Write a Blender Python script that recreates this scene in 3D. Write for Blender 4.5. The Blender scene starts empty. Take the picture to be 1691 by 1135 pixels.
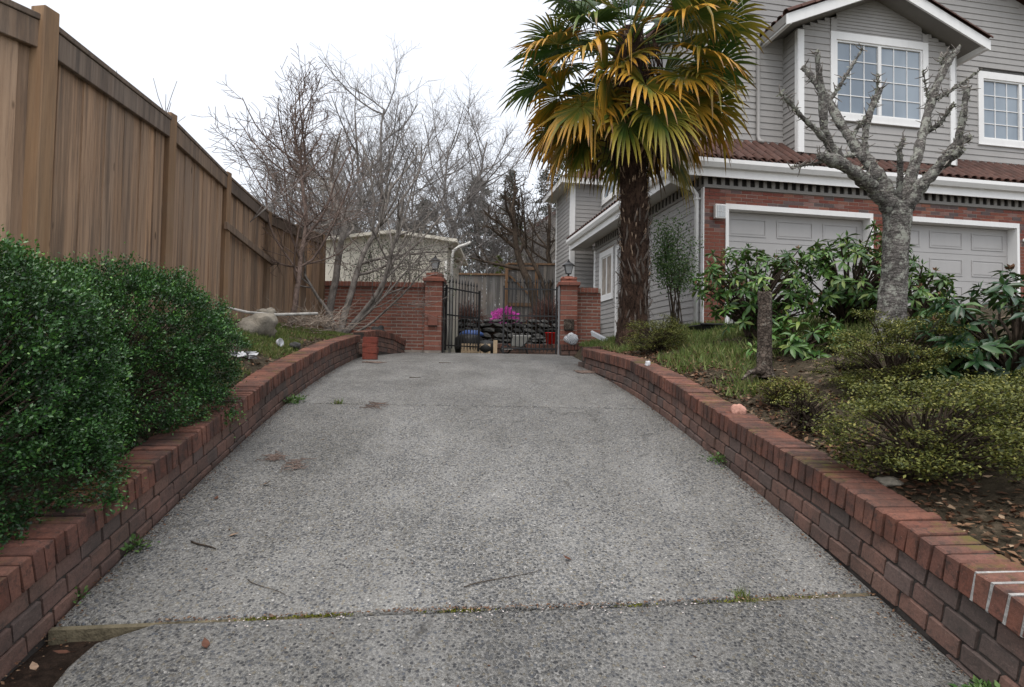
import bpy, math, random
import numpy as np
from mathutils import Vector, Matrix, noise as mnoise

random.seed(7)
RNG = np.random.default_rng(7)
SC = bpy.context.scene
COL = SC.collection
R = math.radians

# ------------------------------------------------------------------ camera
cam_d = bpy.data.cameras.new('camera')
cam = bpy.data.objects.new('camera', cam_d)
COL.objects.link(cam)
cam_d.sensor_width = 36.0
cam_d.lens = 36.0 * 980.0 / 1691.0
cam_d.clip_start = 0.05
cam_d.clip_end = 2000.0
cam.matrix_world = Matrix.Translation((0, 0, 1.6)) @ Matrix.Rotation(R(91.93), 4, 'X') @ Matrix.Rotation(R(0.95), 4, 'Z')
SC.camera = cam

# ------------------------------------------------------------------ sky, sun, exposure
W = bpy.data.worlds.new('World')
SC.world = W
W.use_nodes = True
wn = W.node_tree
for n in list(wn.nodes):
    wn.nodes.remove(n)
sky = wn.nodes.new('ShaderNodeTexSky')
sky.sky_type = 'NISHITA'
sky.sun_disc = False
sky.sun_elevation = R(68)
sky.sun_rotation = R(200)
sky.dust_density = 4.0
bg1 = wn.nodes.new('ShaderNodeBackground')
bg1.inputs['Strength'].default_value = 0.05
wn.links.new(sky.outputs[0], bg1.inputs[0])
bg2 = wn.nodes.new('ShaderNodeBackground')          # the closed white cloud layer
bg2.inputs['Color'].default_value = (0.985, 0.99, 1.0, 1)
bg2.inputs['Strength'].default_value = 0.62
add = wn.nodes.new('ShaderNodeAddShader')
wo = wn.nodes.new('ShaderNodeOutputWorld')
wn.links.new(bg1.outputs[0], add.inputs[0])
wn.links.new(bg2.outputs[0], add.inputs[1])
wn.links.new(add.outputs[0], wo.inputs[0])

sun_d = bpy.data.lights.new('sun', 'SUN')
sun_d.energy = 1.5
sun_d.angle = R(50)
sun_d.color = (1.0, 0.97, 0.93)
sun = bpy.data.objects.new('sun', sun_d)
COL.objects.link(sun)
sun.rotation_euler = (R(22), 0, R(-20))
SC.view_settings.view_transform = 'Standard'
SC.view_settings.look = 'None'
SC.view_settings.exposure = 0.6
SC.view_settings.gamma = 1.0
SC.cycles.use_denoising = True
SC.cycles.denoising_prefilter = 'ACCURATE'
SC.cycles.max_bounces = 6
SC.cycles.sample_clamp_indirect = 4.0

# ------------------------------------------------------------------ helpers
def link(o, parent=None):
    COL.objects.link(o)
    if parent is not None:
        o.parent = parent
    return o

def tag(o, label=None, cat=None, group=None, kind=None):
    if label: o['label'] = label
    if cat: o['category'] = cat
    if group: o['group'] = group
    if kind: o['kind'] = kind
    return o

def thing(name, label, cat, loc=(0, 0, 0), rz=0.0, group=None):
    o = bpy.data.objects.new(name, None)
    o.empty_display_size = 0.2
    COL.objects.link(o)
    o.location = loc
    o.rotation_euler = (0, 0, rz)
    return tag(o, label, cat, group)

def structure(name, loc=(0, 0, 0), rz=0.0):
    o = bpy.data.objects.new(name, None)
    COL.objects.link(o)
    o.location = loc
    o.rotation_euler = (0, 0, rz)
    o['kind'] = 'structure'
    return o

class MB:
    """collects shapes, links them as one mesh object"""
    def __init__(self):
        self.v, self.f = [], []
    def hexa(self, p):           # 8 corners: bottom ring 0-3 (ccw), top ring 4-7
        b = len(self.v)
        self.v += [tuple(q) for q in p]
        self.f += [(b, b+3, b+2, b+1), (b+4, b+5, b+6, b+7), (b, b+1, b+5, b+4), (b+1, b+2, b+6, b+5), (b+2, b+3, b+7, b+6), (b+3, b, b+4, b+7)]
        return self
    def box(self, x0, x1, y0, y1, z0, z1):
        return self.hexa([(x0, y0, z0), (x1, y0, z0), (x1, y1, z0), (x0, y1, z0), (x0, y0, z1), (x1, y0, z1), (x1, y1, z1), (x0, y1, z1)])
    def prism(self, poly, a, b):  # poly: list of 3D points, extruded by vector from a*d to b*d given as vectors
        n = len(poly); s = len(self.v)
        a = Vector(a); b = Vector(b)
        self.v += [tuple(Vector(q) + a) for q in poly] + [tuple(Vector(q) + b) for q in poly]
        self.f += [tuple(range(s, s+n))[::-1], tuple(range(s+n, s+2*n))]
        for i in range(n):
            j = (i+1) % n
            self.f.append((s+i, s+j, s+n+j, s+n+i))
        return self
    def tube(self, pts, rad, n=6, cap=True):
        pts = [Vector(p) for p in pts]
        if not hasattr(rad, '__len__'):
            rad = [rad] * len(pts)
        s = len(self.v)
        ref = None
        for i, p in enumerate(pts):
            t = (pts[min(i+1, len(pts)-1)] - pts[max(i-1, 0)])
            t = t.normalized() if t.length > 1e-9 else Vector((0, 0, 1))
            if ref is None:
                ref = Vector((1, 0, 0)) if abs(t.x) < 0.8 else Vector((0, 1, 0))
            a = (ref - t * ref.dot(t)).normalized()
            ref = a
            b = t.cross(a)
            for k in range(n):
                an = 2 * math.pi * k / n
                self.v.append(tuple(p + (a * math.cos(an) + b * math.sin(an)) * rad[i]))
        for i in range(len(pts)-1):
            for k in range(n):
                j = (k+1) % n
                self.f.append((s+i*n+k, s+i*n+j, s+(i+1)*n+j, s+(i+1)*n+k))
        if cap:
            self.f.append(tuple(range(s, s+n))[::-1])
            e = s + (len(pts)-1)*n
            self.f.append(tuple(range(e, e+n)))
        return self
    def lathe(self, prof, n=16, c=(0, 0, 0)):
        s = len(self.v)
        for r, z in prof:
            for k in range(n):
                a = 2*math.pi*k/n
                self.v.append((c[0]+r*math.cos(a), c[1]+r*math.sin(a), c[2]+z))
        for i in range(len(prof)-1):
            for k in range(n):
                j = (k+1) % n
                self.f.append((s+i*n+k, s+i*n+j, s+(i+1)*n+j, s+(i+1)*n+k))
        self.f.append(tuple(range(s, s+n))[::-1])
        e = s+(len(prof)-1)*n
        self.f.append(tuple(range(e, e+n)))
        return self
    def mesh(self, name, mat, smooth=False):
        me = bpy.data.meshes.new(name)
        me.from_pydata(self.v, [], self.f)
        me.materials.append(mat)
        if smooth:
            me.shade_smooth()
        me.update()
        return me
    def build(self, name, mat, parent=None, smooth=False, bevel=0.0):
        o = bpy.data.objects.new(name, self.mesh(name, mat, smooth))
        if bevel:
            m = o.modifiers.new('bevel', 'BEVEL')
            m.width = bevel
            m.segments = 1
        return link(o, parent)

def inst(name, me, parent, mtx):
    o = bpy.data.objects.new(name, me)
    link(o, parent)
    o.matrix_local = mtx
    return o

def frame(loc, xa, ya, za):
    m = Matrix((xa, ya, za)).transposed().to_4x4()
    m.translation = Vector(loc)
    return m

def numesh(name, verts, faces, mat, attrs=None, smooth=False):
    """mesh from numpy arrays; faces (n,k) with fixed k"""
    me = bpy.data.meshes.new(name)
    verts = np.asarray(verts, np.float32); faces = np.asarray(faces, np.int32)
    me.vertices.add(len(verts)); me.vertices.foreach_set('co', verts.ravel())
    k = faces.shape[1]
    me.loops.add(faces.size); me.loops.foreach_set('vertex_index', faces.ravel())
    me.polygons.add(len(faces))
    me.polygons.foreach_set('loop_start', np.arange(0, faces.size, k, dtype=np.int32))
    me.polygons.foreach_set('loop_total', np.full(len(faces), k, np.int32))
    for an, av in (attrs or {}).items():
        a = me.attributes.new(an, 'FLOAT', 'POINT')
        a.data.foreach_set('value', np.asarray(av, np.float32))
    me.materials.append(mat)
    me.update(calc_edges=True)
    if smooth:
        me.shade_smooth()
    return me

def norm(a):
    return a / np.maximum(np.linalg.norm(a, axis=-1, keepdims=True), 1e-9)

def leaves(name, mat, parent, tv, tf, pos, direc, nrm, scale, smooth=True, rnd=None):
    """many copies of one leaf template (tv: local x=side y=along z=normal) joined into one mesh"""
    tv = np.asarray(tv, float); tf = np.asarray(tf, int)
    n = len(pos)
    y = norm(np.asarray(direc, float)); nr = np.asarray(nrm, float)
    x = norm(np.cross(y, nr)); z = np.cross(x, y)
    sc = np.asarray(scale, float).reshape(n, 1, 1)
    V = (tv[None, :, 0:1]*x[:, None] + tv[None, :, 1:2]*y[:, None] + tv[None, :, 2:3]*z[:, None]) * sc + np.asarray(pos)[:, None]
    F = (tf[None] + (np.arange(n)*len(tv))[:, None, None]).reshape(-1, tf.shape[1])
    rnd = np.repeat(RNG.random(n) if rnd is None else rnd, len(tv))
    tip = np.tile(tv[:, 1]/tv[:, 1].max(), n)
    o = bpy.data.objects.new(name, numesh(name, V.reshape(-1, 3), F, mat, {'rnd': rnd, 'tip': tip}, smooth))
    link(o, parent)
    return o

SMALL_LEAF = ([(0, 0, 0), (.28, .45, .06), (0, 1, -.05), (-.28, .45, .06)], [(0, 1, 2), (0, 2, 3)])
BLADE = ([(-.05, 0, 0), (.05, 0, 0), (.035, .55, .05), (-.035, .55, .05), (0, 1, .22)], [(0, 1, 2), (0, 2, 3), (3, 2, 4)])
RH_V = [(0, 0, 0), (0, .12, .0), (.13, .35, .03), (0, .35, -.03), (-.13, .35, .03), (.15, .62, .01), (0, .62, -.06), (-.15, .62, .01), (0, 1, -.17)]
RH_F = [(0, 2, 3), (0, 3, 4), (3, 2, 5), (3, 5, 6), (4, 3, 6), (4, 6, 7), (6, 5, 8), (7, 6, 8)]

def tubes(lines):
    """polylines (pts, radii, sides) -> verts, quads"""
    V, F, o = [], [], 0
    for pts, rad, n in lines:
        pts = np.asarray(pts, float); k = len(pts)
        t = np.gradient(pts, axis=0); t = norm(t)
        ref = np.array([0.31, 0.95, 0.1]) if abs(t[0, 1]) < .8 else np.array([1., 0., .1])
        a = norm(ref[None] - t*(t@ref)[:, None]); b = np.cross(t, a)
        an = np.arange(n)*2*math.pi/n
        ring = pts[:, None] + (a[:, None]*np.cos(an)[None, :, None] + b[:, None]*np.sin(an)[None, :, None]) * np.asarray(rad, float)[:, None, None]
        V.append(ring.reshape(-1, 3))
        i = np.arange(k-1)[:, None]*n; q = np.arange(n)[None]; q2 = (q+1) % n
        F.append(np.stack([i+q, i+q2, i+n+q2, i+n+q], -1).reshape(-1, 4)+o)
        o += k*n
    return np.concatenate(V), np.concatenate(F)

def tube_obj(name, lines, mat, parent=None, smooth=True):
    v, f = tubes(lines)
    return link(bpy.data.objects.new(name, numesh(name, v, f, mat, None, smooth)), parent)

# ------------------------------------------------------------------ material kit
def mk(name, rough=0.8, base=(0.5, 0.5, 0.5), spec=0.3, metal=0.0):
    m = bpy.data.materials.new(name)
    m.use_nodes = True
    b = m.node_tree.nodes['Principled BSDF']
    b.inputs['Base Color'].default_value = (*base, 1)
    b.inputs['Roughness'].default_value = rough
    b.inputs['Specular IOR Level'].default_value = spec
    b.inputs['Metallic'].default_value = metal
    return m, m.node_tree, b

def nd(nt, typ, ins=None, **props):
    n = nt.nodes.new(typ)
    for k, v in props.items():
        setattr(n, k, v)
    for k, v in (ins or {}).items():
        s = n.inputs[k]
        if isinstance(v, bpy.types.NodeSocket):
            nt.links.new(v, s)
        else:
            s.default_value = v
    return n

def c4(c):
    return (c[0], c[1], c[2], 1)

def ramp(nt, fac, stops, interp='LINEAR'):
    n = nd(nt, 'ShaderNodeValToRGB', {'Fac': fac})
    cr = n.color_ramp
    cr.interpolation = interp
    while len(cr.elements) < len(stops):
        cr.elements.new(0.5)
    for e, (p, c) in zip(cr.elements, stops):
        e.position = p
        e.color = c4(c) if hasattr(c, '__len__') else (c, c, c, 1)
    return n.outputs[0]

def mix(nt, fac, a, b, blend='MIX'):
    n = nt.nodes.new('ShaderNodeMix')
    n.data_type = 'RGBA'
    n.blend_type = blend
    for i, v in ((0, fac), (6, a), (7, b)):
        if isinstance(v, bpy.types.NodeSocket):
            nt.links.new(v, n.inputs[i])
        else:
            n.inputs[i].default_value = v if i == 0 else c4(v)
    return n.outputs[2]

def math_n(nt, op, a, b=0.0):
    n = nt.nodes.new('ShaderNodeMath')
    n.operation = op
    for i, v in ((0, a), (1, b)):
        if isinstance(v, bpy.types.NodeSocket):
            nt.links.new(v, n.inputs[i])
        else:
            n.inputs[i].default_value = v
    return n.outputs[0]

def pos(nt, scale=(1, 1, 1), rot=(0, 0, 0)):
    g = nd(nt, 'ShaderNodeNewGeometry')
    m = nd(nt, 'ShaderNodeMapping', {'Vector': g.outputs['Position'], 'Scale': scale, 'Rotation': rot})
    return m.outputs[0]

def noise(nt, vec, scale, detail=4, rough=0.55):
    return nd(nt, 'ShaderNodeTexNoise', {'Vector': vec, 'Scale': scale, 'Detail': detail, 'Roughness': rough}).outputs[0]

def bump(nt, b, height, strength=0.4, dist=0.01):
    n = nd(nt, 'ShaderNodeBump', {'Height': height, 'Strength': strength, 'Distance': dist})
    nt.links.new(n.outputs[0], b.inputs['Normal'])
    return n

def objrand(nt):
    return nd(nt, 'ShaderNodeObjectInfo').outputs['Random']

def set_col(nt, b, c):
    nt.links.new(c, b.inputs['Base Color'])

def up_mask(nt, lo=0.5, hi=0.85):
    g = nd(nt, 'ShaderNodeNewGeometry')
    s = nd(nt, 'ShaderNodeSeparateXYZ', {'Vector': g.outputs['Normal']})
    return nd(nt, 'ShaderNodeMapRange', {'Value': s.outputs[2], 'From Min': lo, 'From Max': hi}).outputs[0]

def simple(name, c, rough=0.7, var=0.25, scale=6.0, bmp=0.0, spec=0.3, metal=0.0, bscale=60.0):
    m, nt, b = mk(name, rough, c, spec, metal)
    p = pos(nt)
    f = noise(nt, p, scale)
    lo = tuple(x*(1-var) for x in c); hi = tuple(min(1, x*(1+var)) for x in c)
    col = ramp(nt, f, [(0.3, lo), (0.7, hi)])
    fine = noise(nt, p, scale*9, 3)
    col = mix(nt, 0.35*min(1, var*3), col, ramp(nt, fine, [(0.3, tuple(x*0.6 for x in c)), (0.7, c)]))
    set_col(nt, b, col)
    if bmp:
        bump(nt, b, noise(nt, p, bscale), bmp, 0.01)
    return m

MAT = {}
def concrete_mat():
    m, nt, b = mk('exposed_aggregate', 0.75, spec=0.3)
    p = pos(nt)
    wob = nd(nt, 'ShaderNodeVectorMath', {0: p, 1: nd(nt, 'ShaderNodeVectorMath', {0: nd(nt, 'ShaderNodeTexNoise', {'Vector': p, 'Scale': 40.0}).outputs['Color'], 'Scale': .012}, operation='SCALE').outputs[0]}, operation='ADD').outputs[0]
    def layer(sc, stops, lo, hi):
        vo = nd(nt, 'ShaderNodeTexVoronoi', {'Vector': wob, 'Scale': sc, 'Randomness': 1.0})
        sep = nd(nt, 'ShaderNodeSeparateColor', {'Color': vo.outputs['Color']})
        return ramp(nt, sep.outputs[0], stops, 'CONSTANT'), ramp(nt, vo.outputs['Distance'], [(lo, 1.0), (hi, .0)]), vo.outputs['Distance'], sep.outputs[1]
    big, bgap, bd, bsel = layer(70.0, [(0, (.055, .057, .062)), (.2, (.115, .118, .124)), (.38, (.165, .156, .14)), (.54, (.14, .143, .145)), (.68, (.105, .114, .13)), (.8, (.21, .19, .15)), (.92, (.32, .31, .285)), (.985, (.46, .45, .43))], .30, .58)
    sml, sgap, sd, ssel = layer(105.0, [(0, (.06, .06, .06)), (.3, (.12, .118, .114)), (.55, (.18, .175, .16)), (.78, (.25, .24, .22)), (.95, (.36, .35, .33))], .30, .62)
    paste_c = ramp(nt, noise(nt, p, 95, 6, .85), [(.34, (.06, .059, .056)), (.5, (.225, .222, .211)), (.66, (.40, .395, .38))])
    grit = mix(nt, math_n(nt, 'MULTIPLY', sgap, .75), paste_c, sml)
    n1 = noise(nt, pos(nt, (1.25, .8, 1)), 1.3, 7, .68); n2 = noise(nt, p, 18, 6, .78)
    dens = math_n(nt, 'ADD', math_n(nt, 'MULTIPLY', n1, .7), math_n(nt, 'MULTIPLY', n2, .35))
    pick = nd(nt, 'ShaderNodeMapRange', {'Value': math_n(nt, 'SUBTRACT', bsel, math_n(nt, 'MULTIPLY', math_n(nt, 'SUBTRACT', dens, .525), 2.0)), 'From Min': .16, 'From Max': .28}).outputs[0]
    on = math_n(nt, 'MULTIPLY', bgap, pick)
    cover = ramp(nt, dens, [(.46, 0.05), (.64, .75)])
    col = mix(nt, on, mix(nt, cover, grit, paste_c), big)
    pit_shade = ramp(nt, noise(nt, p, 75, 3, .6), [(.30, .9), (.38, 0.0)])  # dark specks: crevice shadow painted into the colour, without relief
    col = mix(nt, pit_shade, col, (.05, .048, .045))
    stain = ramp(nt, noise(nt, pos(nt, (1, .55, 1)), .8, 6, .62), [(.36, (.60, .59, .57)), (.6, (1, 1, 1))])
    col = mix(nt, .5, col, stain, 'MULTIPLY')
    track = ramp(nt, noise(nt, pos(nt, (1.6, .16, .2), (0, 0, .1)), 1.4, 5, .6), [(.38, (.70, .69, .67)), (.58, (1.05, 1.05, 1.05))])
    col = mix(nt, .4, col, track, 'MULTIPLY')
    crk = nd(nt, 'ShaderNodeTexVoronoi', {'Vector': nd(nt, 'ShaderNodeVectorMath', {0: p, 1: nd(nt, 'ShaderNodeVectorMath', {0: nd(nt, 'ShaderNodeTexNoise', {'Vector': p, 'Scale': 3.0, 'Detail': 6.0}).outputs['Color'], 'Scale': .5}, operation='SCALE').outputs[0]}, operation='ADD').outputs[0], 'Scale': .55}, feature='DISTANCE_TO_EDGE')
    col = mix(nt, math_n(nt, 'MULTIPLY', ramp(nt, crk.outputs['Distance'], [(.0, .75), (.006, 0.0)]), ramp(nt, noise(nt, p, 1.6, 3), [(.5, 0.0), (.58, 1.0)])), col, (.05, .048, .044))
    wet = ramp(nt, noise(nt, pos(nt, (1, .7, 1)), 2.4, 7, .7), [(.50, 0.0), (.66, .22)])
    col = mix(nt, wet, col, (.085, .084, .082))
    col = mix(nt, 1.0, col, nd(nt, 'ShaderNodeObjectInfo').outputs['Color'], 'MULTIPLY')
    col = mix(nt, ramp(nt, noise(nt, p, 5, 5, .7), [(.64, 0.0), (.8, .25)]), col, (.09, .10, .055))
    set_col(nt, b, col)
    h = math_n(nt, 'ADD', math_n(nt, 'MULTIPLY', on, .6), math_n(nt, 'MULTIPLY', sgap, .35))
    bump(nt, b, mix(nt, cover, h, n2), 1.0, .012)
    return m
MAT['concrete'] = concrete_mat()

def brick_mat(name, cols, grime=(.035, .032, .03), gamt=.5, moss=0.0, bmp=.5, stain_scale=5.0):
    m, nt, b = mk(name, .85, spec=.2)
    p = pos(nt)
    k = len(cols)
    base = ramp(nt, objrand(nt), [(i/k, c) for i, c in enumerate(cols)], 'CONSTANT')
    fine = ramp(nt, noise(nt, p, 90, 4, .7), [(.25, (.55, .55, .55)), (.6, (1.1, 1.1, 1.1))])
    col = mix(nt, .7, base, fine, 'MULTIPLY')
    g = ramp(nt, noise(nt, p, stain_scale, 6, .7), [(.40, 0.0), (.64, gamt)])
    g2 = ramp(nt, noise(nt, p, 24, 6, .75), [(.52, 0.0), (.66, gamt)])
    col = mix(nt, g2, col, grime)
    col = mix(nt, g, col, grime)
    sp = ramp(nt, noise(nt, p, 190, 2), [(.68, 0.0), (.74, .5)])
    col = mix(nt, sp, col, (.34, .26, .22))
    if moss:
        mm = ramp(nt, noise(nt, p, 2.6, 7, .75), [(.54, 0.0), (.66, moss)])
        mm = math_n(nt, 'MULTIPLY', mm, up_mask(nt))
        col = mix(nt, mm, col, (.11, .10, .025))
    set_col(nt, b, col)
    bump(nt, b, noise(nt, p, 70, 5, .7), bmp, .006)
    return m
MAT['cap_brick'] = brick_mat('cap_brick', [(.20, .088, .062), (.165, .070, .050), (.235, .108, .078), (.145, .070, .054), (.19, .088, .066), (.215, .10, .072)], gamt=.75, moss=.85, stain_scale=3.4)
MAT['wall_brick'] = brick_mat('wall_brick', [(.19, .115, .092), (.16, .10, .084), (.21, .12, .095), (.145, .104, .092)], grime=(.055, .05, .045), gamt=.6, stain_scale=2.6)
MAT['gate_brick'] = brick_mat('gate_brick', [(.30, .115, .08), (.265, .105, .076), (.325, .135, .098), (.28, .118, .088)], gamt=.3, stain_scale=2.2)
MAT['red_brick'] = brick_mat('red_brick', [(.235, .058, .038), (.205, .05, .034), (.25, .068, .046)], gamt=.5)
MAT['garage_brick'] = brick_mat('garage_brick', [(.22, .078, .055), (.185, .058, .044), (.27, .115, .08), (.115, .085, .083), (.20, .07, .052), (.25, .14, .12), (.14, .095, .092), (.245, .085, .057), (.21, .08, .062)], gamt=.2)
MAT['mortar'] = simple('mortar_grey', (.33, .29, .25), .95, .3, 5, .4)
MAT['dark_mortar'] = simple('mortar_dark', (.065, .056, .05), .95, .4, 4, .5)
MAT['white_mortar'] = simple('mortar_white', (.36, .35, .335), .95, .45, 40, 1.0)

def cedar_mat(name, c1, c2, dark, axis='z', varamt=1.0):
    m, nt, b = mk(name, .85, spec=.2)
    sc = {'z': (26, 26, 1.1), 'x': (1.1, 26, 26)}[axis]
    r = objrand(nt)
    off = nd(nt, 'ShaderNodeCombineXYZ', {'X': math_n(nt, 'MULTIPLY', r, 37.0), 'Y': math_n(nt, 'MULTIPLY', r, 11.0), 'Z': math_n(nt, 'MULTIPLY', r, 53.0)}).outputs[0]
    p = nd(nt, 'ShaderNodeVectorMath', {0: pos(nt, sc), 1: off}, operation='ADD').outputs[0]
    g = noise(nt, p, 1.0, 6, .7)
    col = ramp(nt, g, [(.3, c1), (.7, c2)])
    tint = ramp(nt, r, [(0, (.58, .58, .59)), (.25, (.95, .95, .95)), (.45, (.72, .70, .68)), (.7, (1.05, 1.0, .95)), (.85, (.8, .76, .72)), (1, (1.15, 1.06, .95))])
    col = mix(nt, varamt, col, tint, 'MULTIPLY')
    streak = ramp(nt, noise(nt, p, .55, 7, .75), [(.46, 0.0), (.62, .8)])
    col = mix(nt, streak, col, dark)
    w = ramp(nt, noise(nt, pos(nt), 1.3, 5), [(.45, 0.0), (.7, .35)])
    col = mix(nt, w, col, (.25, .20, .16))
    kn = nd(nt, 'ShaderNodeTexVoronoi', {'Vector': nd(nt, 'ShaderNodeVectorMath', {0: pos(nt, (5, 5, 1.6)), 1: off}, operation='ADD').outputs[0], 'Scale': 1.0})
    col = mix(nt, ramp(nt, kn.outputs['Distance'], [(.045, .9), (.075, 0.0)]), col, (.03, .016, .01))
    set_col(nt, b, col)
    bump(nt, b, g, .5, .006)
    return m
MAT['cedar'] = cedar_mat('cedar_board', (.34, .22, .14), (.52, .365, .25), (.11, .08, .062))
MAT['cedar_post'] = cedar_mat('cedar_post', (.27, .17, .10), (.37, .25, .155), (.16, .11, .075))
MAT['cedar_rail'] = cedar_mat('cedar_rail', (.17, .125, .095), (.27, .21, .165), (.075, .062, .054), 'z')
MAT['grey_wood'] = cedar_mat('weathered_grey_board', (.15, .145, .14), (.235, .225, .215), (.06, .058, .055))
MAT['brown_wood'] = cedar_mat('brown_rail', (.17, .10, .055), (.25, .15, .085), (.07, .045, .03))
MAT['pale_wood'] = simple('pale_plank', (.55, .42, .28), .8, .2, 8)
MAT['mossy_wood'] = simple('mossy_strip', (.135, .115, .075), .95, .55, 16, .9)

def paint(name, c, rough=.55, var=.1, streak=.25):
    m, nt, b = mk(name, rough, c, .35)
    p = pos(nt)
    f = noise(nt, p, 3, 5)
    col = ramp(nt, f, [(.3, tuple(x*(1-var) for x in c)), (.7, c)])
    s = ramp(nt, noise(nt, pos(nt, (9, 9, .9)), 1.0, 6, .7), [(.5, 0.0), (.75, streak)])
    col = mix(nt, s, col, tuple(x*.6 for x in c))
    set_col(nt, b, col)
    bump(nt, b, noise(nt, pos(nt, (4, 4, 30)), 4, 4), .12, .004)
    return m
MAT['siding'] = paint('taupe_siding', (.345, .334, .322), .6, .08, .2)
MAT['frieze'] = paint('taupe_frieze', (.22, .21, .195), .6)
MAT['trim'] = paint('white_trim', (.78, .78, .77), .5, .06, .18)
MAT['door_paint'] = paint('garage_door_paint', (.385, .378, .372), .5, .05, .12)
MAT['soffit'] = paint('soffit_paint', (.62, .61, .59), .6)
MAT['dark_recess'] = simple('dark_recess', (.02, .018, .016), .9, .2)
MAT['cream'] = paint('cream_panel', (.74, .70, .60), .6, .12, .3)
MAT['old_white'] = paint('old_white_pipe', (.62, .61, .58), .5, .2, .4)

def tile_mat():
    m, nt, b = mk('roof_tile', .8, spec=.25)
    p = pos(nt)
    col = ramp(nt, objrand(nt), [(0, (.075, .036, .027)), (.35, (.10, .048, .037)), (.7, (.088, .046, .038)), (1, (.125, .064, .05))])
    g = ramp(nt, noise(nt, p, 9, 6, .7), [(.4, 0.0), (.7, .75)])
    col = mix(nt, g, col, (.04, .03, .026))
    set_col(nt, b, col)
    bump(nt, b, noise(nt, p, 60, 4), .4, .006)
    return m
MAT['tile'] = tile_mat()

def glass_mat():
    m, nt, b = mk('window_glass', .06, (.20, .245, .29), .6)
    p = pos(nt)
    bump(nt, b, noise(nt, p, 1.5, 2), .05, .02)
    b.inputs['Coat Weight'].default_value = .3
    b.inputs['Coat Roughness'].default_value = .03
    set_col(nt, b, ramp(nt, noise(nt, pos(nt, (1, 1, .4)), 1.2, 3), [(.35, (.15, .19, .235)), (.65, (.26, .31, .36))]))
    return m
MAT['glass'] = glass_mat()
MAT['lamp_glass'] = simple('lamp_glass', (.45, .47, .48), .1, .1, 8, spec=.6)
MAT['black_metal'] = simple('black_metal', (.012, .012, .013), .45, .3, 20, spec=.5)
MAT['steel'] = simple('galvanised_post', (.35, .36, .37), .4, .2, 10, spec=.5, metal=.4)
MAT['red_plastic'] = simple('red_plastic', (.62, .015, .015), .4, .1)
MAT['black_plastic'] = simple('black_plastic', (.018, .018, .018), .5, .3, 12)
MAT['blue_tarp'] = simple('blue_tarp', (.05, .10, .28), .5, .3, 12, .5)
MAT['grey_plastic'] = simple('grey_tray', (.42, .42, .40), .5, .2)
MAT['stone'] = simple('grey_stone', (.062, .062, .06), .9, .5, 7, .8, bscale=30)
MAT['pale_stone'] = simple('pale_stone', (.25, .225, .185), .95, .6, 9, 1.0, bscale=40)
MAT['pink_stone'] = simple('pink_stone', (.50, .27, .21), .9, .3, 12, .7)
MAT['white_stuff'] = simple('white_plastic', (.55, .56, .58), .5, .1, 20)
MAT['soil'] = None
def soil_mat(name, c1, c2, c3, cover=.5):
    m, nt, b = mk(name, .95, spec=.15)
    p = pos(nt)
    col = ramp(nt, noise(nt, p, 45, 6, .75), [(.3, c1), (.65, c2)])
    vo = nd(nt, 'ShaderNodeTexVoronoi', {'Vector': p, 'Scale': 26.0})
    sep = nd(nt, 'ShaderNodeSeparateColor', {'Color': vo.outputs['Color']})
    chip = ramp(nt, sep.outputs[0], [(0, c1), (.55, c2), (.75, c3), (.9, tuple(x*1.6 for x in c3))], 'CONSTANT')
    f = ramp(nt, noise(nt, p, 4, 5, .7), [(.4, 0.0), (.65, cover)])
    col = mix(nt, f, col, chip)
    set_col(nt, b, col)
    bump(nt, b, noise(nt, p, 30, 6, .75), 1.0, .03)
    return m
MAT['soil'] = soil_mat('dark_soil', (.016, .011, .008), (.05, .033, .024), (.085, .05, .035))
MAT['bed'] = soil_mat('bed_soil', (.035, .028, .018), (.085, .068, .045), (.16, .12, .085), .7)
def lawn_mat():
    m, nt, b = mk('yard_ground', .95, spec=.15)
    p = pos(nt)
    col = ramp(nt, noise(nt, p, 3, 6, .7), [(.35, (.05, .055, .025)), (.55, (.09, .085, .045)), (.7, (.10, .075, .05))])
    col = mix(nt, .5, col, ramp(nt, noise(nt, p, 60, 4), [(.3, (.03, .03, .015)), (.7, (.14, .13, .08))]))
    set_col(nt, b, col)
    bump(nt, b, noise(nt, p, 40, 5), .8, .03)
    return m
MAT['ground'] = lawn_mat()

def leaf_mat(name, stops, rough=.5, spec=.4, tipcol=None, tips=(.5, 1.0), rand='attr', trans=0.0):
    m, nt, b = mk(name, rough, spec=spec)
    if rand == 'attr':
        f = nd(nt, 'ShaderNodeAttribute', attribute_name='rnd').outputs['Fac']
    else:
        f = objrand(nt)
    col = ramp(nt, f, stops)
    if tipcol:
        t = nd(nt, 'ShaderNodeAttribute', attribute_name='tip').outputs['Fac']
        col = mix(nt, ramp(nt, t, [(tips[0], 0.0), (tips[1], 1.0)]), col, tipcol)
    col = mix(nt, .45, col, ramp(nt, noise(nt, pos(nt), 7, 4), [(.35, (.6, .6, .6)), (.65, (1.15, 1.15, 1.15))]), 'MULTIPLY')
    set_col(nt, b, col)
    if trans:
        tr = nd(nt, 'ShaderNodeBsdfTranslucent', {'Color': mix(nt, .4, col, (.16, .20, .03))})
        ms = nd(nt, 'ShaderNodeMixShader', {0: trans})
        nt.links.new(b.outputs[0], ms.inputs[1]); nt.links.new(tr.outputs[0], ms.inputs[2])
        nt.links.new(ms.outputs[0], nt.nodes['Material Output'].inputs[0])
    return m
MAT['boxwood'] = leaf_mat('boxwood_leaf', [(0, (.009, .030, .010)), (.4, (.025, .082, .020)), (.8, (.06, .17, .034)), (1, (.14, .28, .055))], .34, .5, trans=.12)
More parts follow.
